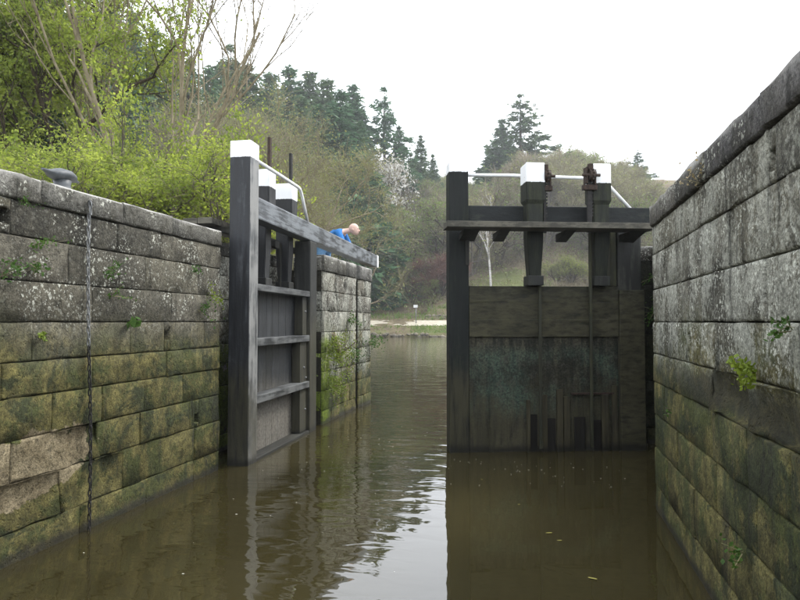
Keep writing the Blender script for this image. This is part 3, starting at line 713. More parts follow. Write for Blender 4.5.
def tubes_geo(br, g, sides=5):
    """br: list of (pts (k,3), radii (k))"""
    Vs, Fs, n = [], [], 0
    ang = np.arange(sides) * 2 * PI / sides; cs, sn = np.cos(ang), np.sin(ang)
    for pts, rs in br:
        k = len(pts); d = np.gradient(pts, axis=0); d /= np.linalg.norm(d, axis=1)[:, None] + 1e-9
        ref = np.array([0.31, 0.9, 0.29]) if abs(d[0, 1]) < .8 else np.array([.9, .1, .3])
        a = np.cross(d, ref); a /= np.linalg.norm(a, axis=1)[:, None] + 1e-9; b_ = np.cross(d, a)
        V = pts[:, None, :] + (a[:, None, :] * cs[None, :, None] + b_[:, None, :] * sn[None, :, None]) * np.asarray(rs)[:, None, None]
        ii = np.arange(k * sides).reshape(k, sides)
        Fq = np.stack([ii[:-1], np.roll(ii, -1, 1)[:-1], np.roll(ii, -1, 1)[1:], ii[1:]], -1).reshape(-1, 4)
        Vs.append(V.reshape(-1, 3)); Fs.append(Fq + n); n += k * sides
    return np.concatenate(Vs), np.concatenate(Fs)
def grow(g, p, d, L, r, lev, maxlev, out, kids=(3, 5), spread=0.7, upw=0.25, wob=0.18, shrink=0.62, first=0.35):
    k = 6 if lev < 2 else 4
    pts = [p.copy()]; dd = d / np.linalg.norm(d)
    for i in range(k):
        dd = dd + g.normal(0, wob, 3) * (0.5 if lev == 0 else 1); dd[2] += upw * 0.25; dd /= np.linalg.norm(dd)
        pts.append(pts[-1] + dd * L / k)
    pts = np.array(pts); rs = np.linspace(r, r * (0.45 if lev < maxlev else 0.25), k + 1)
    out.append((lev, pts, rs))
    if lev >= maxlev: return
    n = int(g.integers(kids[0], kids[1] + 1)) + (2 if lev == 0 else 0)
    for j in range(n):
        t = first + (1 - first) * (j + g.uniform(.2, .9)) / n; t = min(t, .98)
        f = t * k; i = min(int(f), k - 1); q = pts[i] + (pts[i + 1] - pts[i]) * (f - i)
        ax = pts[i + 1] - pts[i]; ax /= np.linalg.norm(ax)
        s = g.normal(0, 1, 3); s -= ax * s.dot(ax); s /= np.linalg.norm(s)
        nd = ax * (1 - spread * g.uniform(.6, 1.1)) + s * spread * g.uniform(.8, 1.2); nd[2] += upw * g.uniform(.4, 1.2)
        grow(g, q, nd, L * shrink * g.uniform(.75, 1.15) * (1.15 - .35 * t), r * (0.62 - .2 * t) , lev + 1, maxlev, out, kids, spread, upw, wob, shrink, 0.25)
def make_tree(name, seed, h, mats, maxlev=3, leaf=None, leaf_n=0, twigs=5, twig_len=.6, twig_w=.02, stems=1, r0=None, kids=(3, 5), spread=.7, upw=.25, shrink=.62, first=.35, lean=.1, leaf_spread=.35, trunk_frac=.62, ivy=0, droop=0.0, fan=0.5):
    """mats: (bark, twig, leaf). Returns trunk mesh, crown mesh; base at the origin, height about h"""
    g = np.random.default_rng(seed); out = []
    r0 = r0 or h * 0.022
    for s in range(stems):
        a = 2 * PI * s / max(1, stems) + g.uniform(-.4, .4)
        d = np.array([math.cos(a), math.sin(a), 0]) * (lean if stems == 1 else fan) * g.uniform(.7, 1.3) + np.array([0, 0, 1.0])
        grow(g, np.array([0.06 * math.cos(a) * stems, .06 * math.sin(a) * stems, -0.15]), d, h * trunk_frac * g.uniform(.85, 1.1), r0 * (1 if stems == 1 else .7), 0, maxlev, out, kids, spread, upw, .15, shrink, first)
    zt = max(o[1][:, 2].max() for o in out)
    sc = h / (zt + twig_len * .6)
    tr = [(o[1] * sc, o[2] * sc) for o in out if o[0] <= 1]; cr = [(o[1] * sc, o[2] * sc) for o in out if o[0] > 1]
    V, Fq = tubes_geo(tr, g, 6); G = Geo(); G.put(V, Fq, 0); trunk = G.mesh(name + '_trunk', [mats[0]])
    for p in trunk.polygons: p.use_smooth = True
    G = Geo()
    if cr: V, Fq = tubes_geo(cr, g, 3); G.put(V, Fq, 0)
    ends = [o for o in out if o[0] >= maxlev - 1]
    P, Dv = [], []
    for o in ends:
        pts = o[1] * sc
        m_ = twigs
        t = g.uniform(.25, 1, m_) * (len(pts) - 1.001); i = t.astype(int)
        P.append(pts[i] + (pts[i + 1] - pts[i]) * (t - i)[:, None]); dv = pts[i + 1] - pts[i]; Dv.append(dv / (np.linalg.norm(dv, axis=1)[:, None] + 1e-9))
    P = np.concatenate(P); Dv = np.concatenate(Dv)
    D2 = Dv * .7 + g.normal(0, .55, P.shape); D2[:, 2] += .15 - droop; D2 /= np.linalg.norm(D2, axis=1)[:, None]
    E = P + D2 * (twig_len * g.uniform(.5, 1.2, len(P)))[:, None]
    V, Fq = ribbon_geo(P, E, twig_w, g); G.put(V, Fq, 1)
    if leaf_n:
        i = g.integers(0, len(P), leaf_n); t = g.uniform(.1, 1.05, leaf_n)[:, None]
        Cn = P[i] + (E[i] - P[i]) * t + g.normal(0, leaf_spread, (leaf_n, 3)) * np.array([1, 1, .8])
        Cn = Cn[Cn[:, 2] > 0.05]
        V, Fq = leaf_geo(Cn, leaf, g); G.put(V, Fq, 2)
    if ivy:
        big = [o for o in out if o[0] == 0]
        o = big[0]; t = g.uniform(0, .8, ivy) * (len(o[1]) - 1.001); i = t.astype(int)
        Cn = (o[1][i] + (o[1][i + 1] - o[1][i]) * (t - i)[:, None]) * sc + g.normal(0, .17, (ivy, 3))
        V, Fq = leaf_geo(Cn, .085, g, .9); G.put(V, Fq, 3)
    crown = G.mesh(name + '_crown', list(mats))
    return trunk, crown
def make_conifer(name, seed, h, base_w, whorls=26, per=7, clumps=9, mat='needle_dark', droop=.25, bare=0.12, ragged=.25, power=1.0):
    g = np.random.default_rng(seed)
    zz = np.linspace(-.3, h, 8); V, Fq = tubes_geo([(np.stack([g.normal(0, .03, 8), g.normal(0, .03, 8), zz], 1), np.linspace(h * .016, .03, 8))], g, 6)
    G = Geo(); G.put(V, Fq, 0); trunk = G.mesh(name + '_trunk', ['bark_dark'])
    G = Geo(); P0, P1, Cl, Sz, Dr = [], [], [], [], []
    for wv in range(whorls):
        f = (wv + g.uniform(-.3, .3)) / whorls; z = h * (bare + (1 - bare) * f)
        ln = base_w * (1 - max(0, f)) ** power + .15
        a0 = g.uniform(0, 6.3)
        for k in range(per):
            if g.uniform() < ragged * .5: continue
            a = a0 + 2 * PI * k / per + g.uniform(-.3, .3); l = ln * g.uniform(1 - ragged, 1 + ragged * .6)
            d = np.array([math.cos(a), math.sin(a), 0]); p0 = np.array([0, 0, z]); 
            pe = p0 + d * l + np.array([0, 0, -droop * l * (1 - f) + .25 * l * f])
            P0.append(p0); P1.append(pe)
            nc = max(3, int(clumps * l / base_w) + 2)
            t = np.sort(g.uniform(.15, 1.0, nc))
            pts = p0 + (pe - p0) * t[:, None] + np.stack([np.zeros(nc), np.zeros(nc), -.06 * l * np.sin(t * 3.1)], 1) + g.normal(0, .10 * l ** .5, (nc, 3))
            Cl.append(pts); Dr.append(np.tile(d, (nc, 1))); Sz.append(np.full(nc, .27 + .45 * l / base_w) * h / 24 * 1.1)
    V, Fq = ribbon_geo(np.array(P0), np.array(P1), .07, g); G.put(V, Fq, 0)
    Cl = np.concatenate(Cl); Dr = np.concatenate(Dr); Sz = np.concatenate(Sz)
    for rep in range(6):
        d = Dr + g.normal(0, .45, Cl.shape); d[:, 2] += g.uniform(-.7, .15, len(Cl)); d /= np.linalg.norm(d, axis=1)[:, None]
        q = g.normal(0, 1, Cl.shape); e = np.cross(d, q); e /= np.linalg.norm(e, axis=1)[:, None]
        s = (Sz * g.uniform(.7, 1.6, len(Cl)))[:, None]; c = Cl + g.normal(0, .16, Cl.shape) * h / 24
        V = np.stack([c - d * s * .5, c + e * s * .20, c + d * s * .8, c - e * s * .20], 1).reshape(-1, 3)
        G.put(V, np.arange(len(V)).reshape(-1, 4), 1)
    return trunk, G.mesh(name + '_crown', ['bark_dark', mat])
def plant(kind, meshes, label, cat, x, y, h0, h, rot, group=None, z=None, trunk_name='trunk', crown_name='crown', wide=1.0):
    z = float(terr(x, y)) if z is None else z
    rt = root(kind, label, cat, (x, y, z - .05), group)
    s = h / h0
    for nm, me in ((trunk_name, meshes[0]), (crown_name, meshes[1])):
        o = add(nm, me, rt, (x, y, z - .05), rot); o.scale = (s * wide, s * wide, s)
    return rt
def top_h(x, ytop, d, X, Y):              # tree height so that its tip stands at image height ytop at depth d
    return 1.6 + (322 - ytop) / F_PX * d - float(terr(X, Y))

# ------------------------------------------------------------------ near trees on the left
H0 = 10.0
tA = make_tree('spring_tree', 31, 8.0, ('bark_dark', 'twig_green', 'leaf_spring', 'leaf_ivy'), maxlev=3, leaf=.085, leaf_n=42000, twigs=7, twig_len=.55, twig_w=.009, kids=(5, 7), spread=.62, first=.22, leaf_spread=.085, r0=.12, ivy=2600)
x, y = bearing(44, 13.5); plant('leafing_tree', tA, 'tall tree in bright new leaf with an ivy clad trunk, left edge behind the bollard', 'tree', x, y, 8.0, 8.3, 0.6)
x, y = bearing(-22, 16.5); plant('leafing_tree', tA, 'tree in bright new leaf cut by the left edge of the photo', 'tree', x, y, 8.0, 8.6, 3.3)
tB = make_tree('bare_tree', 33, 10.5, ('bark_pale', 'bark_pale', 'leaf_spring'), maxlev=3, leaf=.07, leaf_n=300, twigs=4, twig_len=.6, twig_w=.010, stems=4, r0=.10, kids=(4, 5), spread=.50, upw=.4, shrink=.56, first=.22, trunk_frac=.66, fan=.40)
x, y = bearing(146, 13.0); plant('bare_tree', tB, 'large leafless tree with spreading pale limbs behind the left shrubs', 'tree', x, y, 10.5, 9.4, 1.2)
SH = [make_tree('spring_shrub', 40 + i, 2.4, ('bark_grey', 'twig_green', 'leaf_spring'), maxlev=3, leaf=.058, leaf_n=15000, twigs=2, twig_len=.36, twig_w=.007, stems=6, r0=.05, kids=(3, 5), spread=.6, upw=.3, first=.15, leaf_spread=.045, fan=.75, trunk_frac=.5) for i in range(3)]
shr = [(4, 9.2, 142, 'yellow green shrub at the far left end above the coping'), (45, 10.5, 140, 'yellow green shrub right behind the horned bollard'), (84, 9.6, 160, 'yellow green shrub behind the hanging chain'),
       (118, 11.0, 152, 'yellow green shrub below the large bare tree'), (150, 10.0, 158, 'low yellow green shrub right of the chain'), (186, 11.5, 98, 'tall bright green shrub left of the open gate'), (205, 10.6, 138, 'bright green shrub touching the open gate post'), (22, 12.4, 130, 'shrub in new leaf under the ivy clad trunk'), (96, 12.2, 140, 'shrub in new leaf behind the others, left of the bare tree'), (160, 12.0, 148, 'shrub in new leaf at the foot of the bare tree')]
for i, (xi, d, yt, lb) in enumerate(shr):
    x, y = bearing(xi, d); h = top_h(xi, yt, d, x, y); plant('spring_shrub', SH[i % 3], lb, 'shrub', x, y, 2.4, h, i * 1.9, 'green shrubs behind the left wall', trunk_name='stem', wide=min(1.5, 2.4 / h * 1.1))
tW = make_tree('twiggy_tree', 47, 9.0, ('bark_pale', 'twig_green', 'leaf_willow'), maxlev=4, leaf=.075, leaf_n=9000, twigs=5, twig_len=.8, twig_w=.016, stems=3, r0=.12, kids=(3, 4), spread=.6, upw=.25, first=.25, fan=.4)
for i, (xi, d, yt, lb) in enumerate([(240, 27, 66, 'pale twiggy tree rising behind the white capped gate post'), (286, 34, 84, 'pale twiggy tree behind the raised paddle racks'), (205, 24, 104, 'low twiggy tree left of the open gate'), (304, 44, 128, 'twiggy tree above the left balance beam')]):
    x, y = bearing(xi, d); plant('twiggy_tree', tW, lb, 'tree', x, y, 9.0, top_h(xi, yt, d, x, y), i * 2.2, 'twiggy trees behind the left gate')
# fallen pale limb in the shrubs
x0, y0 = bearing(176, 9.4); x1, y1 = bearing(236, 9.0)
b = MB(); b.tube([(x0, y0, 3.55), (x0 * .6 + x1 * .4, y0 * .6 + y1 * .4, 3.75), (x1, y1, 4.15)][::1], [.05, .04, .015], 7)
b.tube([(x0 * .7 + x1 * .3, y0 * .7 + y1 * .3, 3.7), (x1 * .9 + x0 * .1, y1 + .1, 3.75)], [.025, .008], 6); b.tube([(x0, y0, 3.56), (x0 - .15, y0 + .1, 2.5)], [.05, .06], 7)
o = b.build('fallen_limb', 'bark_pale', label='pale leaning dead limb in the shrubs left of the open gate', cat='branch')

# ------------------------------------------------------------------ hillside woods
CON = [make_conifer('conifer', 60, 24, 5.6, 36, 8, 14, power=.95, bare=.05), make_conifer('conifer', 61, 24, 4.8, 36, 8, 12, ragged=.35, power=.95, bare=.05), make_conifer('conifer', 62, 24, 5.4, 24, 6, 12, ragged=.55, droop=.12, bare=.2, power=.8)]
BARE = [make_tree('wood_tree', 70 + i, H0, ('bark_grey', 'twig_brown', 'leaf_fresh'), maxlev=3, leaf=.28, leaf_n=350, twigs=11, twig_len=1.0, twig_w=.045, kids=(4, 6), spread=.68, first=.25, leaf_spread=.25, stems=1 + i % 2 * 2, fan=.35) for i in range(3)]
BUD = [make_tree('budding_tree', 80 + i, H0, ('bark_dark', 'twig_green', 'leaf_fresh'), maxlev=3, leaf=.27, leaf_n=2100, twigs=9, twig_len=.9, twig_w=.04, kids=(4, 6), spread=.68, first=.2, leaf_spread=.3, stems=1 + i % 2 * 2, fan=.4) for i in range(3)]
OLV = [make_tree('olive_tree', 85 + i, H0, ('bark_grey', 'twig_green', 'leaf_willow'), maxlev=3, leaf=.24, leaf_n=2000, twigs=9, twig_len=1.0, twig_w=.04, kids=(4, 6), spread=.68, first=.2, leaf_spread=.3, stems=3, fan=.4) for i in range(2)]
BLO = make_tree('blossom_tree', 90, H0, ('bark_dark', 'twig_brown', 'blossom'), maxlev=3, leaf=.28, leaf_n=2600, twigs=7, twig_len=.8, twig_w=.04, kids=(4, 6), first=.2, leaf_spread=.3)
RED = make_tree('red_shrub', 91, H0, ('bark_dark', 'twig_red', 'leaf_willow'), maxlev=3, leaf=.24, leaf_n=100, twigs=14, twig_len=1.0, twig_w=.07, kids=(4, 6), first=.15, stems=4, fan=.6)
LIT = make_tree('bright_bush', 93, H0, ('bark_dark', 'twig_green', 'leaf_spring'), maxlev=3, leaf=.26, leaf_n=6000, twigs=7, twig_len=.9, twig_w=.04, kids=(4, 6), spread=.68, first=.12, leaf_spread=.3, stems=4, fan=.7)
BIR = make_tree('birch_tree', 92, H0, ('birch_bark', 'twig_brown', 'leaf_willow'), maxlev=3, leaf=.2, leaf_n=150, twigs=7, twig_len=.8, twig_w=.035, kids=(3, 4), first=.45, r0=.12, spread=.45)
sky_x = [0, 110, 200, 230, 260, 300, 340, 360, 385, 400, 415, 440, 470, 490, 505, 530, 545, 580, 610, 640, 660, 690, 720, 800]
sky_y = [-60, -10, 40, 48, 75, 78, 90, 112, 120, 130, 152, 172, 180, 170, 150, 140, 140, 146, 156, 166, 182, 200, 205, 215]
CONIF = [(48, 40, -40, 0, 'dark conifer right behind the ivy clad leafing tree'), (104, 48, -20, 0, 'dark green conifer between the leafing tree and the bare tree limbs'), (150, 54, 22, 0, 'dark green conifer directly behind the bare tree trunk'), (186, 62, 52, 1, 'small dark conifer right of the bare tree limbs'), (18, 46, -30, 0, 'dark conifer at the far left behind the leafing tree'), (75, 52, -8, 1, 'dark conifer showing between the leafing tree and the bare tree'), (128, 60, 4, 0, 'bluish conifer behind the limbs of the bare tree'), (168, 66, 35, 1, 'bluish conifer just right of the bare tree trunk'),
         (205, 74, 62, 1, 'thin conifer left of the white capped gate post'), (228, 80, 38, 2, 'airy open conifer above the white capped gate post'), (246, 82, 58, 1, 'small conifer right of the airy open one'), (268, 92, 68, 0, 'conifer above the raised rack bars'), (288, 96, 62, 0, 'dense conifer between the raised rack bars and the left balance beam skyline'), (308, 98, 66, 1, 'dense conifer on the ridge above the left balance beam'), (326, 96, 74, 0, 'big dark green conifer filling the ridge left of the gap'), (339, 82, 86, 0, 'broad dark conifer standing lower on the slope'),
         (300, 86, 92, 0, 'dark conifer lower on the slope above the raised racks'), (318, 80, 100, 1, 'dark conifer lower on the slope, left of the broad one'), (357, 84, 118, 0, 'dark conifer lower on the slope, right of the broad one'), (271, 84, 96, 1, 'dark conifer behind the pale twiggy trees'), (237, 80, 84, 0, 'dark conifer half hidden behind the white capped gate post'), (362, 104, 104, 1, 'narrow conifer between the dense row and the lone layered conifer'),
         (352, 104, 80, 1, 'pointed conifer at the right end of the dense row'), (384, 106, 82, 2, 'lone layered conifer with bare lower trunk on the skyline'), (399, 108, 122, 1, 'smaller conifer leaning on the lone layered one'), (421, 118, 132, 1, 'slim pointed conifer left of the skyline gap'), (433, 120, 152, 0, 'short conifer at the left foot of the skyline gap'), (411, 112, 150, 0, 'short dark conifer among the blossom trees'),
         (503, 124, 116, 0, 'left half of the conifer pair above the closed gate'), (522, 126, 90, 2, 'tallest conifer above the closed gate'), (640, 132, 148, 2, 'pale layered conifer above the right end of the closed gate'), (664, 150, 178, 0, 'conifer peeping over the right wall coping')]
spots = []
for i, (xi, d, yt, kd, lb) in enumerate(CONIF):
    x, y = bearing(xi, d); plant('conifer', CON[kd], lb, 'conifer', x, y, 24, top_h(xi, yt, d, x, y), i * 1.3, 'conifers on the wooded hill', wide=1.75 if 490 < xi < 530 else 1.9 if xi > 630 else 1.45 if 240 < xi < 360 else 1.15); spots.append((x, y, 7 if d < 90 and xi > 290 else 4))
SPEC = [('blossom_tree', BLO, 369, 98, 148, 'white blossoming tree under the lone layered conifer', 'tree'), ('blossom_tree', BLO, 397, 101, 178, 'pinkish white blossoming tree right of the larger one', 'tree'), ('red_shrub', RED, 441, 79, 252, 'reddish brown shrub left of the closed gate post', 'shrub'),
        ('birch_tree', BIR, 491, 77.5, 178, 'slender white stemmed birch seen through the closed gate opening', 'tree'), ('budding_bush', LIT, 572, 78.5, 252, 'bright green bush seen between the paddle posts', 'bush'), ('budding_bush', LIT, 556, 79.5, 260, 'smaller bright green bush left of the paddle rod', 'bush'),
        ('budding_tree', BUD[0], 396, 88, 206, 'rounded fresh green tree halfway up the slope', 'tree'), ('budding_tree', BUD[2], 474, 108, 184, 'blue green tree left of the first paddle post head', 'tree'), ('budding_bush', BUD[0], 434, 77, 276, 'fresh green bush beside the path left of the gate', 'bush')]
for i, (nm, me, xi, d, yt, lb, cat) in enumerate(SPEC):
    x, y = bearing(xi, d); plant(nm, me, lb, cat, x, y, H0, top_h(xi, yt, d, x, y), i * 1.7, trunk_name='stem' if cat in ('bush', 'shrub') else 'trunk', wide=1.25 if cat != 'tree' else .75 if 'bloss' in nm else 1.0); spots.append((x, y, 6.5 if xi > 480 else 3.5))
LB = {'wood_tree': 'leafless grey brown tree in the wood on the far hillside', 'budding_tree': 'tree in thin fresh leaf in the wood on the far hillside', 'olive_tree': 'olive green twiggy tree in the wood on the far hillside'}
rg = random.Random(5); cnt = 0; tries = 0
while cnt < 290 and tries < 9000:
    tries += 1
    xi = rg.uniform(-60, 960) if cnt > 40 else rg.uniform(-30, 740); d = rg.uniform(60, 165)
    x, y = bearing(xi, d)
    if y < FAR + 8.5 and -x - 13 - .13 * y < 4: continue
    if min([9] + [math.hypot(x - a, y - b_) / q for a, b_, q in spots]) < 1.0: continue
    z = float(terr(x, y)); lim = 1.6 + (322 - np.interp(xi, sky_x + [1000], sky_y + [215])) / F_PX * d - z
    h = min(rg.uniform(7.5, 15.0) * (0.75 if d < 85 else 1), lim * rg.uniform(.9, 1.03))
    if h < 2.6: continue
    u = rg.random()
    nm, me = ('wood_tree', rg.choice(BARE)) if u < .22 else ('olive_tree', rg.choice(OLV)) if u < .58 else ('budding_tree', rg.choice(BUD))
    plant(nm, me, LB[nm], 'tree', x, y, H0, h, rg.uniform(0, 6), {'wood_tree': 'leafless trees of the far hillside wood', 'budding_tree': 'budding trees of the far hillside wood', 'olive_tree': 'olive twiggy trees of the far hillside wood'}[nm], wide=rg.uniform(.85, 1.2))
    spots.append((x, y, 2.8)); cnt += 1

for xi in np.arange(448, 705, 8.5):                     # the ridge line above the closed gate
    xi = xi + rg.uniform(-2.5, 2.5); d = rg.uniform(136, 152); x, y = bearing(xi, d)
    h = top_h(xi, np.interp(xi, sky_x, sky_y) + rg.choice((-9, -4, 2, 8, 18, 26)), d, x, y)
    if h < 3: continue
    nm, me = ('wood_tree', rg.choice(BARE)) if rg.random() < .4 else ('olive_tree', rg.choice(OLV))
    plant(nm, me, {'wood_tree': 'leafless grey brown tree in the wood on the far hillside', 'olive_tree': 'olive green twiggy tree in the wood on the far hillside'}[nm], 'tree', x, y, H0, h, rg.uniform(0, 6), {'wood_tree': 'leafless trees of the far hillside wood', 'olive_tree': 'olive twiggy trees of the far hillside wood'}[nm], wide=.8)
for xi in np.arange(214, 352, 8.0):                      # conifers massed along the left ridge
    xi = xi + rg.uniform(-3, 3); d = rg.uniform(84, 112); x, y = bearing(xi, d)
    h = top_h(xi, np.interp(xi, sky_x, sky_y) + rg.choice((3, 10, 16, 24, 40)), d, x, y)
    plant('conifer', CON[rg.choice((0, 0, 1))], 'dense green conifer massed among others along the ridge left of the gap', 'conifer', x, y, 24, h, rg.uniform(0, 6), 'conifers massed along the left ridge', wide=rg.uniform(1.1, 1.4))

def scatter(n, seed, keep):
    g = np.random.default_rng(seed); xi = g.uniform(-40, 760, n); d = g.uniform(45, 165, n) ** 1.0
    ax = np.array([ray(a, 322.0) for a in xi]); x = ax[:, 0] * d; y = ax[:, 1] * d
    ok = ((y > FAR + 8) | (-x - 13 - .13 * y > 2)) & keep(x, y) & (g.uniform(size=n) < np.clip((125 - d) / 45, .06, 1)); return x[ok], y[ok], g
for nm, n, seed, mt, tw, hh, lab in (('bramble_scrub', 9000, 3, ('twig_brown', 'scrub'), 9, 1.5, 0), ('spring_undergrowth', 6500, 4, ('twig_green', 'scrub_green'), 8, 1.1, 1)):
    x, y, g = scatter(n, seed, (lambda x, y: np.sin(x * .16) * np.sin(y * .13 + 1) < .25) if lab == 0 else (lambda x, y: np.sin(x * .16) * np.sin(y * .13 + 1) > -.25))
    Bp = np.stack([x, y, terr(x, y)], 1); G = Geo()
    P = np.repeat(Bp, tw, 0) + g.normal(0, .5, (len(Bp) * tw, 3)) * np.array([1, 1, .1])
    E = P + np.stack([g.normal(0, .55, len(P)), g.normal(0, .55, len(P)), g.uniform(.35, 1.0, len(P)) * hh], 1)
    V, Fq = ribbon_geo(P, E, .05, g); G.put(V, Fq, 0)
    V, Fq = leaf_geo(P + (E - P) * g.uniform(.3, 1, len(P))[:, None] + g.normal(0, .2, P.shape), .32, g); G.put(V, Fq, 1)
    add(nm, G.mesh(nm, list(mt)), kind='stuff')

# ------------------------------------------------------------------ far bank: grass, edging stones, rubble wall, sign
g = np.random.default_rng(9); n = 9000
x = g.uniform(-34, 20, n); y = FAR + np.where(g.uniform(size=n) < .55, g.uniform(.4, 2.3, n), g.uniform(5.2, 8.5, n))
drop = (x > -17.5) & (x < -14.2) & (y < FAR + 2.3) & (g.uniform(size=n) < .55); x, y = x[~drop], y[~drop]
P = np.stack([x, y, terr(x, y) - .02], 1); E = P + np.stack([g.normal(0, .12, len(x)), g.normal(0, .12, len(x)), np.where(y < FAR + 2.4, g.uniform(.08, .26, len(x)), g.uniform(.15, .55, len(x)))], 1)
V, Fq = ribbon_geo(P, E, .07, g); G = Geo(); G.put(V, Fq, 0); add('bank_grass', G.mesh('bank_grass', ['grass_blade']), kind='stuff')
b = MB()
for i in range(150):
    x = -34 + i * .36; s = rnd.uniform(.14, .3)
    b.ball((x + rnd.uniform(-.1, .1), FAR - .12 + rnd.uniform(-.15, .2), rnd.uniform(-.02, .3)), s, 1, (1.2, .8, .8))
b.build('bank_edging', 'rubble', kind='stuff')
rb = root('rubble_wall', 'low rubble stone wall along the far path right of the sign', 'wall', (-6, FAR + 6.0, 1.6))
b = MB(); x = -13.2
while x < 14:
    for r_ in range(3):
        s = rnd.uniform(.16, .26); b.ball((x + rnd.uniform(-.1, .1), FAR + 5.75 + .22 * r_ + rnd.uniform(-.05, .05), 1.72 + r_ * .30), s, 1, (1.35, .9, .8))
    x += .42
o = b.build('rubble', 'rubble', rb, kind='stuff')
sx, sy = bearing(416, 70.2)
sg = root('sign_post', 'small white sign board on a grey post beside the far path', 'sign', (sx, sy, 1.6))
b = MB(); b.tube([(sx, sy, 1.45), (sx, sy, 3.28)], .05, 8); b.build('post', 'galvanised', sg)
b = MB(); b.box((sx - .27, sy - .09, 3.22), (sx + .20, sy - .055, 3.52), None, .012); b.build('sign_board', 'sign_white', sg)

# ------------------------------------------------------------------ wall plants
def tuft(kind, seed, pts, n, size, mat, spread, hang, label, cat='fern', stems=6, group='plants growing on the lock walls'):
    """pts: world place on the wall; out: wall normal direction"""
    (x, y, z), (ox, oy) = pts
    g = np.random.default_rng(seed); rt = root(kind, label, cat, (x, y, z), group)
    G = Geo(); P0 = np.tile([x, y, z], (stems, 1)) + g.normal(0, .01, (stems, 3))
    out = np.array([ox, oy, 0.0]); tn = np.array([-oy, ox, 0.0])
    d = out * g.uniform(.2, .8, stems)[:, None] + tn * g.normal(0, .6, stems)[:, None] + np.array([0, 0, 1.0]) * (g.uniform(-1, .6, stems) * hang + g.uniform(.1, .8, stems) * (1 - hang))[:, None]
    E = P0 + d * spread
    V, Fq = ribbon_geo(P0, E, .006, g); G.put(V, Fq, 0); st = G.mesh(kind + '_stem', ['twig_green']); add('stem', st, rt)
    G = Geo(); i = g.integers(0, stems, n); t = g.uniform(.15, 1.1, n)[:, None]
    Cn = P0[i] + (E[i] - P0[i]) * t + g.normal(0, spread * .12, (n, 3)); 
    dd = (Cn - np.array([x, y, z])) @ out; Cn = Cn + out[None, :] * np.maximum(0, .012 - dd)[:, None]
    V, Fq = leaf_geo(Cn, size, g, .6); G.put(V, Fq, 0); add('foliage', G.mesh(kind + '_leaf', [mat]), rt)
LX = -3.40
W_ = (1, 0)
for i, (nm, y, z, n, sz, mt, sp, hg, lb, ct) in enumerate([
    ('fern', 3.60, 2.12, 80, .026, 'leaf_fern', .16, .5, 'fern growing in the left wall joint below the bollard', 'fern'),
    ('fern', 3.62, 1.99, 50, .03, 'leaf_fern', .12, .7, 'small fern hanging low under the bollard side fern', 'fern'),
    ('fern', 4.36, 2.0, 90, .024, 'leaf_fern', .15, .6, 'fern in the left wall joint just right of the chain', 'fern'),
    ('weed', 4.42, 1.82, 40, .03, 'leaf_fern', .12, .8, 'trailing weed just below the fern right of the chain', 'weed'),
    ('broadleaf_weed', 4.60, 1.565, 10, .085, 'leaf_fern', .10, .2, 'broad leaved weed in the joint right of the chain', 'weed'),
    ('fern', 5.62, 2.10, 45, .03, 'leaf_fern', .13, .5, 'small fern near the top of the left wall by the gate', 'fern'),
    ('ivy_tuft', 5.95, 1.90, 90, .032, 'moss_green', .20, .85, 'yellowish tuft hanging beside the open gate post', 'weed'),
    ('ivy_tuft', 5.72, 1.72, 70, .032, 'leaf_fern', .22, .95, 'green trailing tuft left of the open gate post', 'weed'),
    ('ivy_tuft', 3.33, 1.90, 130, .028, 'leaf_fern', .22, .6, 'dark green clump at the left edge of the left wall', 'weed'),
    ('moss_clump', 3.70, 1.50, 60, .025, 'moss_green', .08, .6, 'yellow moss clump low on the left wall', 'moss'),
    ('weed', 3.50, 2.40, 70, .018, 'leaf_fern', .10, .4, 'green weed under the coping left of the bollard', 'weed')]):
    tuft(nm, 200 + i, ((LX, y, z), W_), n, sz, mt, sp, hg, lb, ct)
for i, (nm, y, z, n, sz, mt, sp, hg, lb, ct) in enumerate([
    ('fern', 10.55, 1.62, 110, .04, 'leaf_fern', .24, .5, 'fern growing out of the left stone pier', 'fern'),
    ('weed', 9.95, 1.08, 160, .04, 'moss_green', .34, .55, 'yellow green weeds on the left stone pier', 'weed'),
    ('weed', 10.7, 1.02, 130, .04, 'leaf_fern', .3, .5, 'green weeds beside the groove of the left pier', 'weed'),
    ('weed', 11.9, 1.15, 160, .045, 'leaf_fern', .36, .4, 'leafy weeds at the far corner of the left pier', 'weed'),
    ('moss_clump', 9.42, 0.62, 700, .034, 'moss_green', .40, .98, 'bright moss hanging on the left pier by the gate heel', 'moss'),
    ('moss_clump', 9.40, 1.22, 700, .034, 'moss_green', .40, .98, 'bright moss streaming beside the gate heel post', 'moss')]):
    tuft(nm, 230 + i, ((-3.31, y, z), W_), n, sz, mt, sp, hg, lb, ct, stems=12)
for i, (nm, y, z, n, sz, mt, sp, hg, lb, ct) in enumerate([
    ('grass_tuft', 3.95, 2.43, 50, .022, 'grass_dry', .15, .25, 'dry grass tuft under the right wall coping', 'grass'),
    ('weed', 2.62, 1.57, 50, .026, 'leaf_fern', .10, .4, 'pale leafed weed on the right wall at the right edge', 'weed'),
    ('weed', 3.3, 0.50, 40, .03, 'leaf_fern', .10, .8, 'small green weed low on the right wall', 'weed'),
    ('weed', 4.9, 0.95, 16, .03, 'leaf_fern', .07, .8, 'tiny green weed on the mossy lower right wall', 'weed'),
    ('moss_clump', 3.05, 1.38, 160, .03, 'moss_green', .13, .9, 'moss clump on the ledge of the right wall', 'moss')]):
    tuft(nm, 250 + i, ((0.925, y, z), (-1, 0)), n, sz, mt, sp, hg, lb, ct)
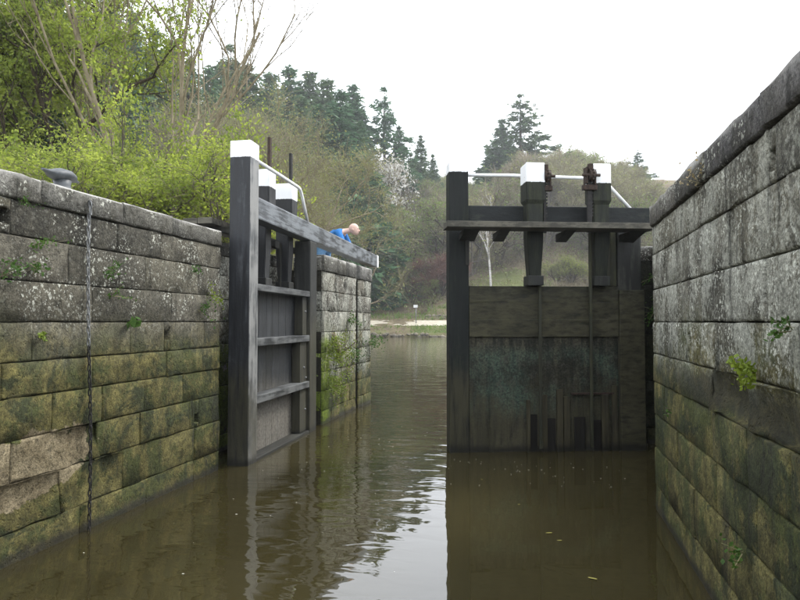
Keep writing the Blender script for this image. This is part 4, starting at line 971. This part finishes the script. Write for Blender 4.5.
for i, (x, z, lb) in enumerate([(1.52, 2.2, 'fern high in the dark corner behind the right gate heel'), (1.50, 1.75, 'fern halfway down the dark corner behind the right gate heel')]):
    tuft('fern', 270 + i, ((x - .06, 8.6, z), (-.3, -1)), 110, .04, 'leaf_fern', .25, .8, lb, 'fern', stems=10)
# bent dead stick on the pier
b = MB(); b.tube([(-3.32, 9.75, 0.98), (-3.1, 10.2, 1.25), (-2.95, 10.6, 1.62)], [.012, .009, .004], 6); b.build('dead_stick', 'bark_dark', label='thin dark dead stick poking out of the left pier weeds', cat='stick')
b = MB(); b.tube([(-3.29, 9.62, 1.42), (-3.26, 9.74, 1.22), (-3.27, 9.85, 1.02)], [.03, .06, .03], 7); b.build('wood_stub', 'bark_pale', label='pale broken wood stub on the pier above the moss', cat='wood')

# ------------------------------------------------------------------ the lock keeper leaning on the left balance beam
def skin_mesh(name, verts, edges, radii, mat, sub=2, rootv=0):
    me = bpy.data.meshes.new(name); me.from_pydata(verts, edges, [])
    o = bpy.data.objects.new(name + '_tmp', me); C.objects.link(o)
    sk = o.modifiers.new('s', 'SKIN'); ss = o.modifiers.new('d', 'SUBSURF'); ss.levels = ss.render_levels = sub
    for i, r in enumerate(radii):
        me.skin_vertices[0].data[i].radius = r if isinstance(r, tuple) else (r, r); me.skin_vertices[0].data[i].use_root = (i == rootv)
    dg = bpy.context.evaluated_depsgraph_get(); me2 = bpy.data.meshes.new_from_object(o.evaluated_get(dg))
    bpy.data.objects.remove(o); me2.name = name; me2.materials.clear(); me2.materials.append(MAT[mat])
    for p in me2.polygons: p.use_smooth = True
    return me2
PX, PY, PZ = -4.38, 12.2, 2.27
pr = root('person', 'bald man in blue jacket and jeans bent over the left balance beam', 'person', (PX, PY, PZ))
def P_(f, s, z): return (PX + f, PY + s, PZ + z)              # f: towards the water, s: along the lock
# body: one surface (head, neck, torso, arms, legs)
bv = [P_(0, 0, .93), P_(.16, 0, 1.07), P_(.33, 0, 1.16), P_(.44, 0, 1.19), P_(.52, .0, 1.21), P_(.60, 0, 1.22),
      P_(.36, .19, 1.15), P_(.48, .23, .93), P_(.62, .18, .72), P_(.36, -.19, 1.15), P_(.50, -.24, .93), P_(.64, -.20, .72),
      P_(0, .10, .86), P_(.03, .12, .48), P_(-.04, .13, .08), P_(0, -.10, .86), P_(-.12, -.12, .47), P_(-.22, -.13, .08)]
be = [(0, 1), (1, 2), (2, 3), (3, 4), (4, 5), (2, 6), (6, 7), (7, 8), (2, 9), (9, 10), (10, 11), (0, 12), (12, 13), (13, 14), (0, 15), (15, 16), (16, 17)]
add('body', skin_mesh('body', bv, be, [.13, .13, .13, .07, .055, .06, .07, .045, .032, .07, .045, .032, .085, .06, .042, .085, .06, .042], 'skin'), pr)
b = MB(); hc = P_(.64, 0, 1.235)
b.ball(hc, .108, 3, (1.0, .80, 1.12))
for v in b.bm.verts:                                         # face drawn down and forward: jaw, brow
    q = v.co - Vector(hc)
    if q.z < 0: v.co.x += .35 * -q.z; v.co.y = hc[1] + q.y * (1 - 1.6 * -q.z)
b.ball((hc[0] + .118, hc[1], hc[2] - .035), .020, 1, (1.2, .8, 1.3)); b.ball((hc[0] + .01, hc[1] - .088, hc[2] - .02), .026, 1, (.8, .4, 1.2)); b.ball((hc[0] + .01, hc[1] + .088, hc[2] - .02), .026, 1, (.8, .4, 1.2))
b.build('head', 'skin', pr)
b = MB()
for s in (-1, 1): b.ball((hc[0] + .098, hc[1] + s * .034, hc[2] + .0), .011, 1)
b.build('eyes', 'shoe', pr)
b = MB(); b.ball((hc[0] + .125, hc[1], hc[2] - .075), .022, 1, (.5, 1.2, .35)); b.build('mouth', 'rust', pr)
jv = [P_(.02, 0, .98), P_(.16, 0, 1.07), P_(.33, 0, 1.16), P_(.43, 0, 1.19), P_(.36, .20, 1.15), P_(.48, .235, .93), P_(.60, .19, .76), P_(.36, -.20, 1.15), P_(.50, -.245, .93), P_(.62, -.205, .76)]
add('jacket', skin_mesh('jacket', jv, [(0, 1), (1, 2), (2, 3), (2, 4), (4, 5), (5, 6), (2, 7), (7, 8), (8, 9)], [(.14, .145), .14, .14, .075, .085, .06, .046, .085, .06, .046], 'jacket_blue', rootv=1), pr)
tv = [P_(0, 0, .95), P_(0, .10, .86), P_(.03, .12, .48), P_(-.04, .13, .08), P_(0, -.10, .86), P_(-.12, -.12, .47), P_(-.22, -.13, .08)]
add('jeans', skin_mesh('jeans', tv, [(0, 1), (1, 2), (2, 3), (0, 4), (4, 5), (5, 6)], [.15, .115, .085, .075, .115, .085, .075], 'denim'), pr)
for f, s in ((-.04, .13), (-.22, -.13)):
    b = MB(); b.ball(P_(f + .06, s, .045), .07, 2, (1.9, .75, .65)); b.build('shoe', 'shoe', pr)
for s in (.18, -.20):                                        # hands closed over the beam
    b = MB(); hx, hy, hz = P_(.66, s, .70); b.ball((hx + .03, hy, hz - .005), .04, 2, (1.1, 1.0, .5))
    for k in range(4):
        yy = hy - .03 + .02 * k; l = (.05, .06, .065, .055)[k]; b.tube([(hx + .05, yy, hz), (hx + .05 + l * .6, yy, hz - .005), (hx + .05 + l, yy, hz - .03)], [.009, .0085, .007], 6)
    b.tube([(hx + .01, hy + (.03 if s < 0 else -.03), hz), (hx + .05, hy + (.055 if s < 0 else -.055), hz - .012)], [.011, .008], 6)
    b.build('hand', 'skin', pr)

# ------------------------------------------------------------------ flecks on the water
g = np.random.default_rng(17)
def flecks(nm, pts, size, mat, asp=.5):
    n = len(pts); k = 6; a = np.arange(k) * 2 * PI / k
    s = size * g.uniform(.4, 1.4, n); th = g.uniform(-.5, .5, n)
    ex = np.cos(a)[None] * s[:, None] * g.uniform(.7, 1.2, (n, k)); ey = np.sin(a)[None] * (s * asp)[:, None] * g.uniform(.7, 1.2, (n, k))
    xx = pts[:, 0][:, None] + ex * np.cos(th)[:, None] - ey * np.sin(th)[:, None]; yy = pts[:, 1][:, None] + ex * np.sin(th)[:, None] + ey * np.cos(th)[:, None]
    V = np.stack([xx, yy, np.full_like(xx, .006)], -1).reshape(-1, 3)
    me = np_mesh(nm, V, [np.arange(n * k).reshape(n, k)], [mat]); add(nm, me, kind='stuff')
p1 = np.stack([g.normal(-2.0, .7, 60), g.uniform(5.6, 10.5, 60)], 1)
p2 = np.stack([g.uniform(-1.0, .9, 45), 7.35 - np.abs(g.normal(0, .55, 45))], 1)
p3 = np.stack([g.uniform(-3.2, -0.5, 12), g.uniform(3.5, 6, 12)], 1); p4 = np.stack([g.normal(.0, .12, 16), g.normal(3.42, .05, 16)], 1)
pp = np.concatenate([p1, p2, p3, p4]); pp = pp[(pp[:, 0] > -3.1) & (pp[:, 0] < .9)]
flecks('foam_flecks', pp, .0085, 'foam')
flecks('floating_leaves', np.array([[.05, 4.9], [.12, 4.75], [-.6, 6.4], [-.2, 5.6], [.3, 4.1]]), .03, 'float_leaf', .3)

# ------------------------------------------------------------------ thin damp air over the valley
b = MB(); b.box((-320, -130, -3.0), (320, 440, 75))
hz = b.build('haze', ['foam'], kind='stuff'); hz.data.materials.clear()
hm = bpy.data.materials.new('haze'); hm.use_nodes = True; hn = hm.node_tree
for q in list(hn.nodes):
    if q.type != 'OUTPUT_MATERIAL': hn.nodes.remove(q)
pv = hn.nodes.new('ShaderNodeVolumePrincipled'); pv.inputs['Color'].default_value = (.93, .96, 1, 1); pv.inputs['Density'].default_value = 0.0008
hn.links.new(pv.outputs[0], [q for q in hn.nodes if q.type == 'OUTPUT_MATERIAL'][0].inputs['Volume'])
hz.data.materials.append(hm)
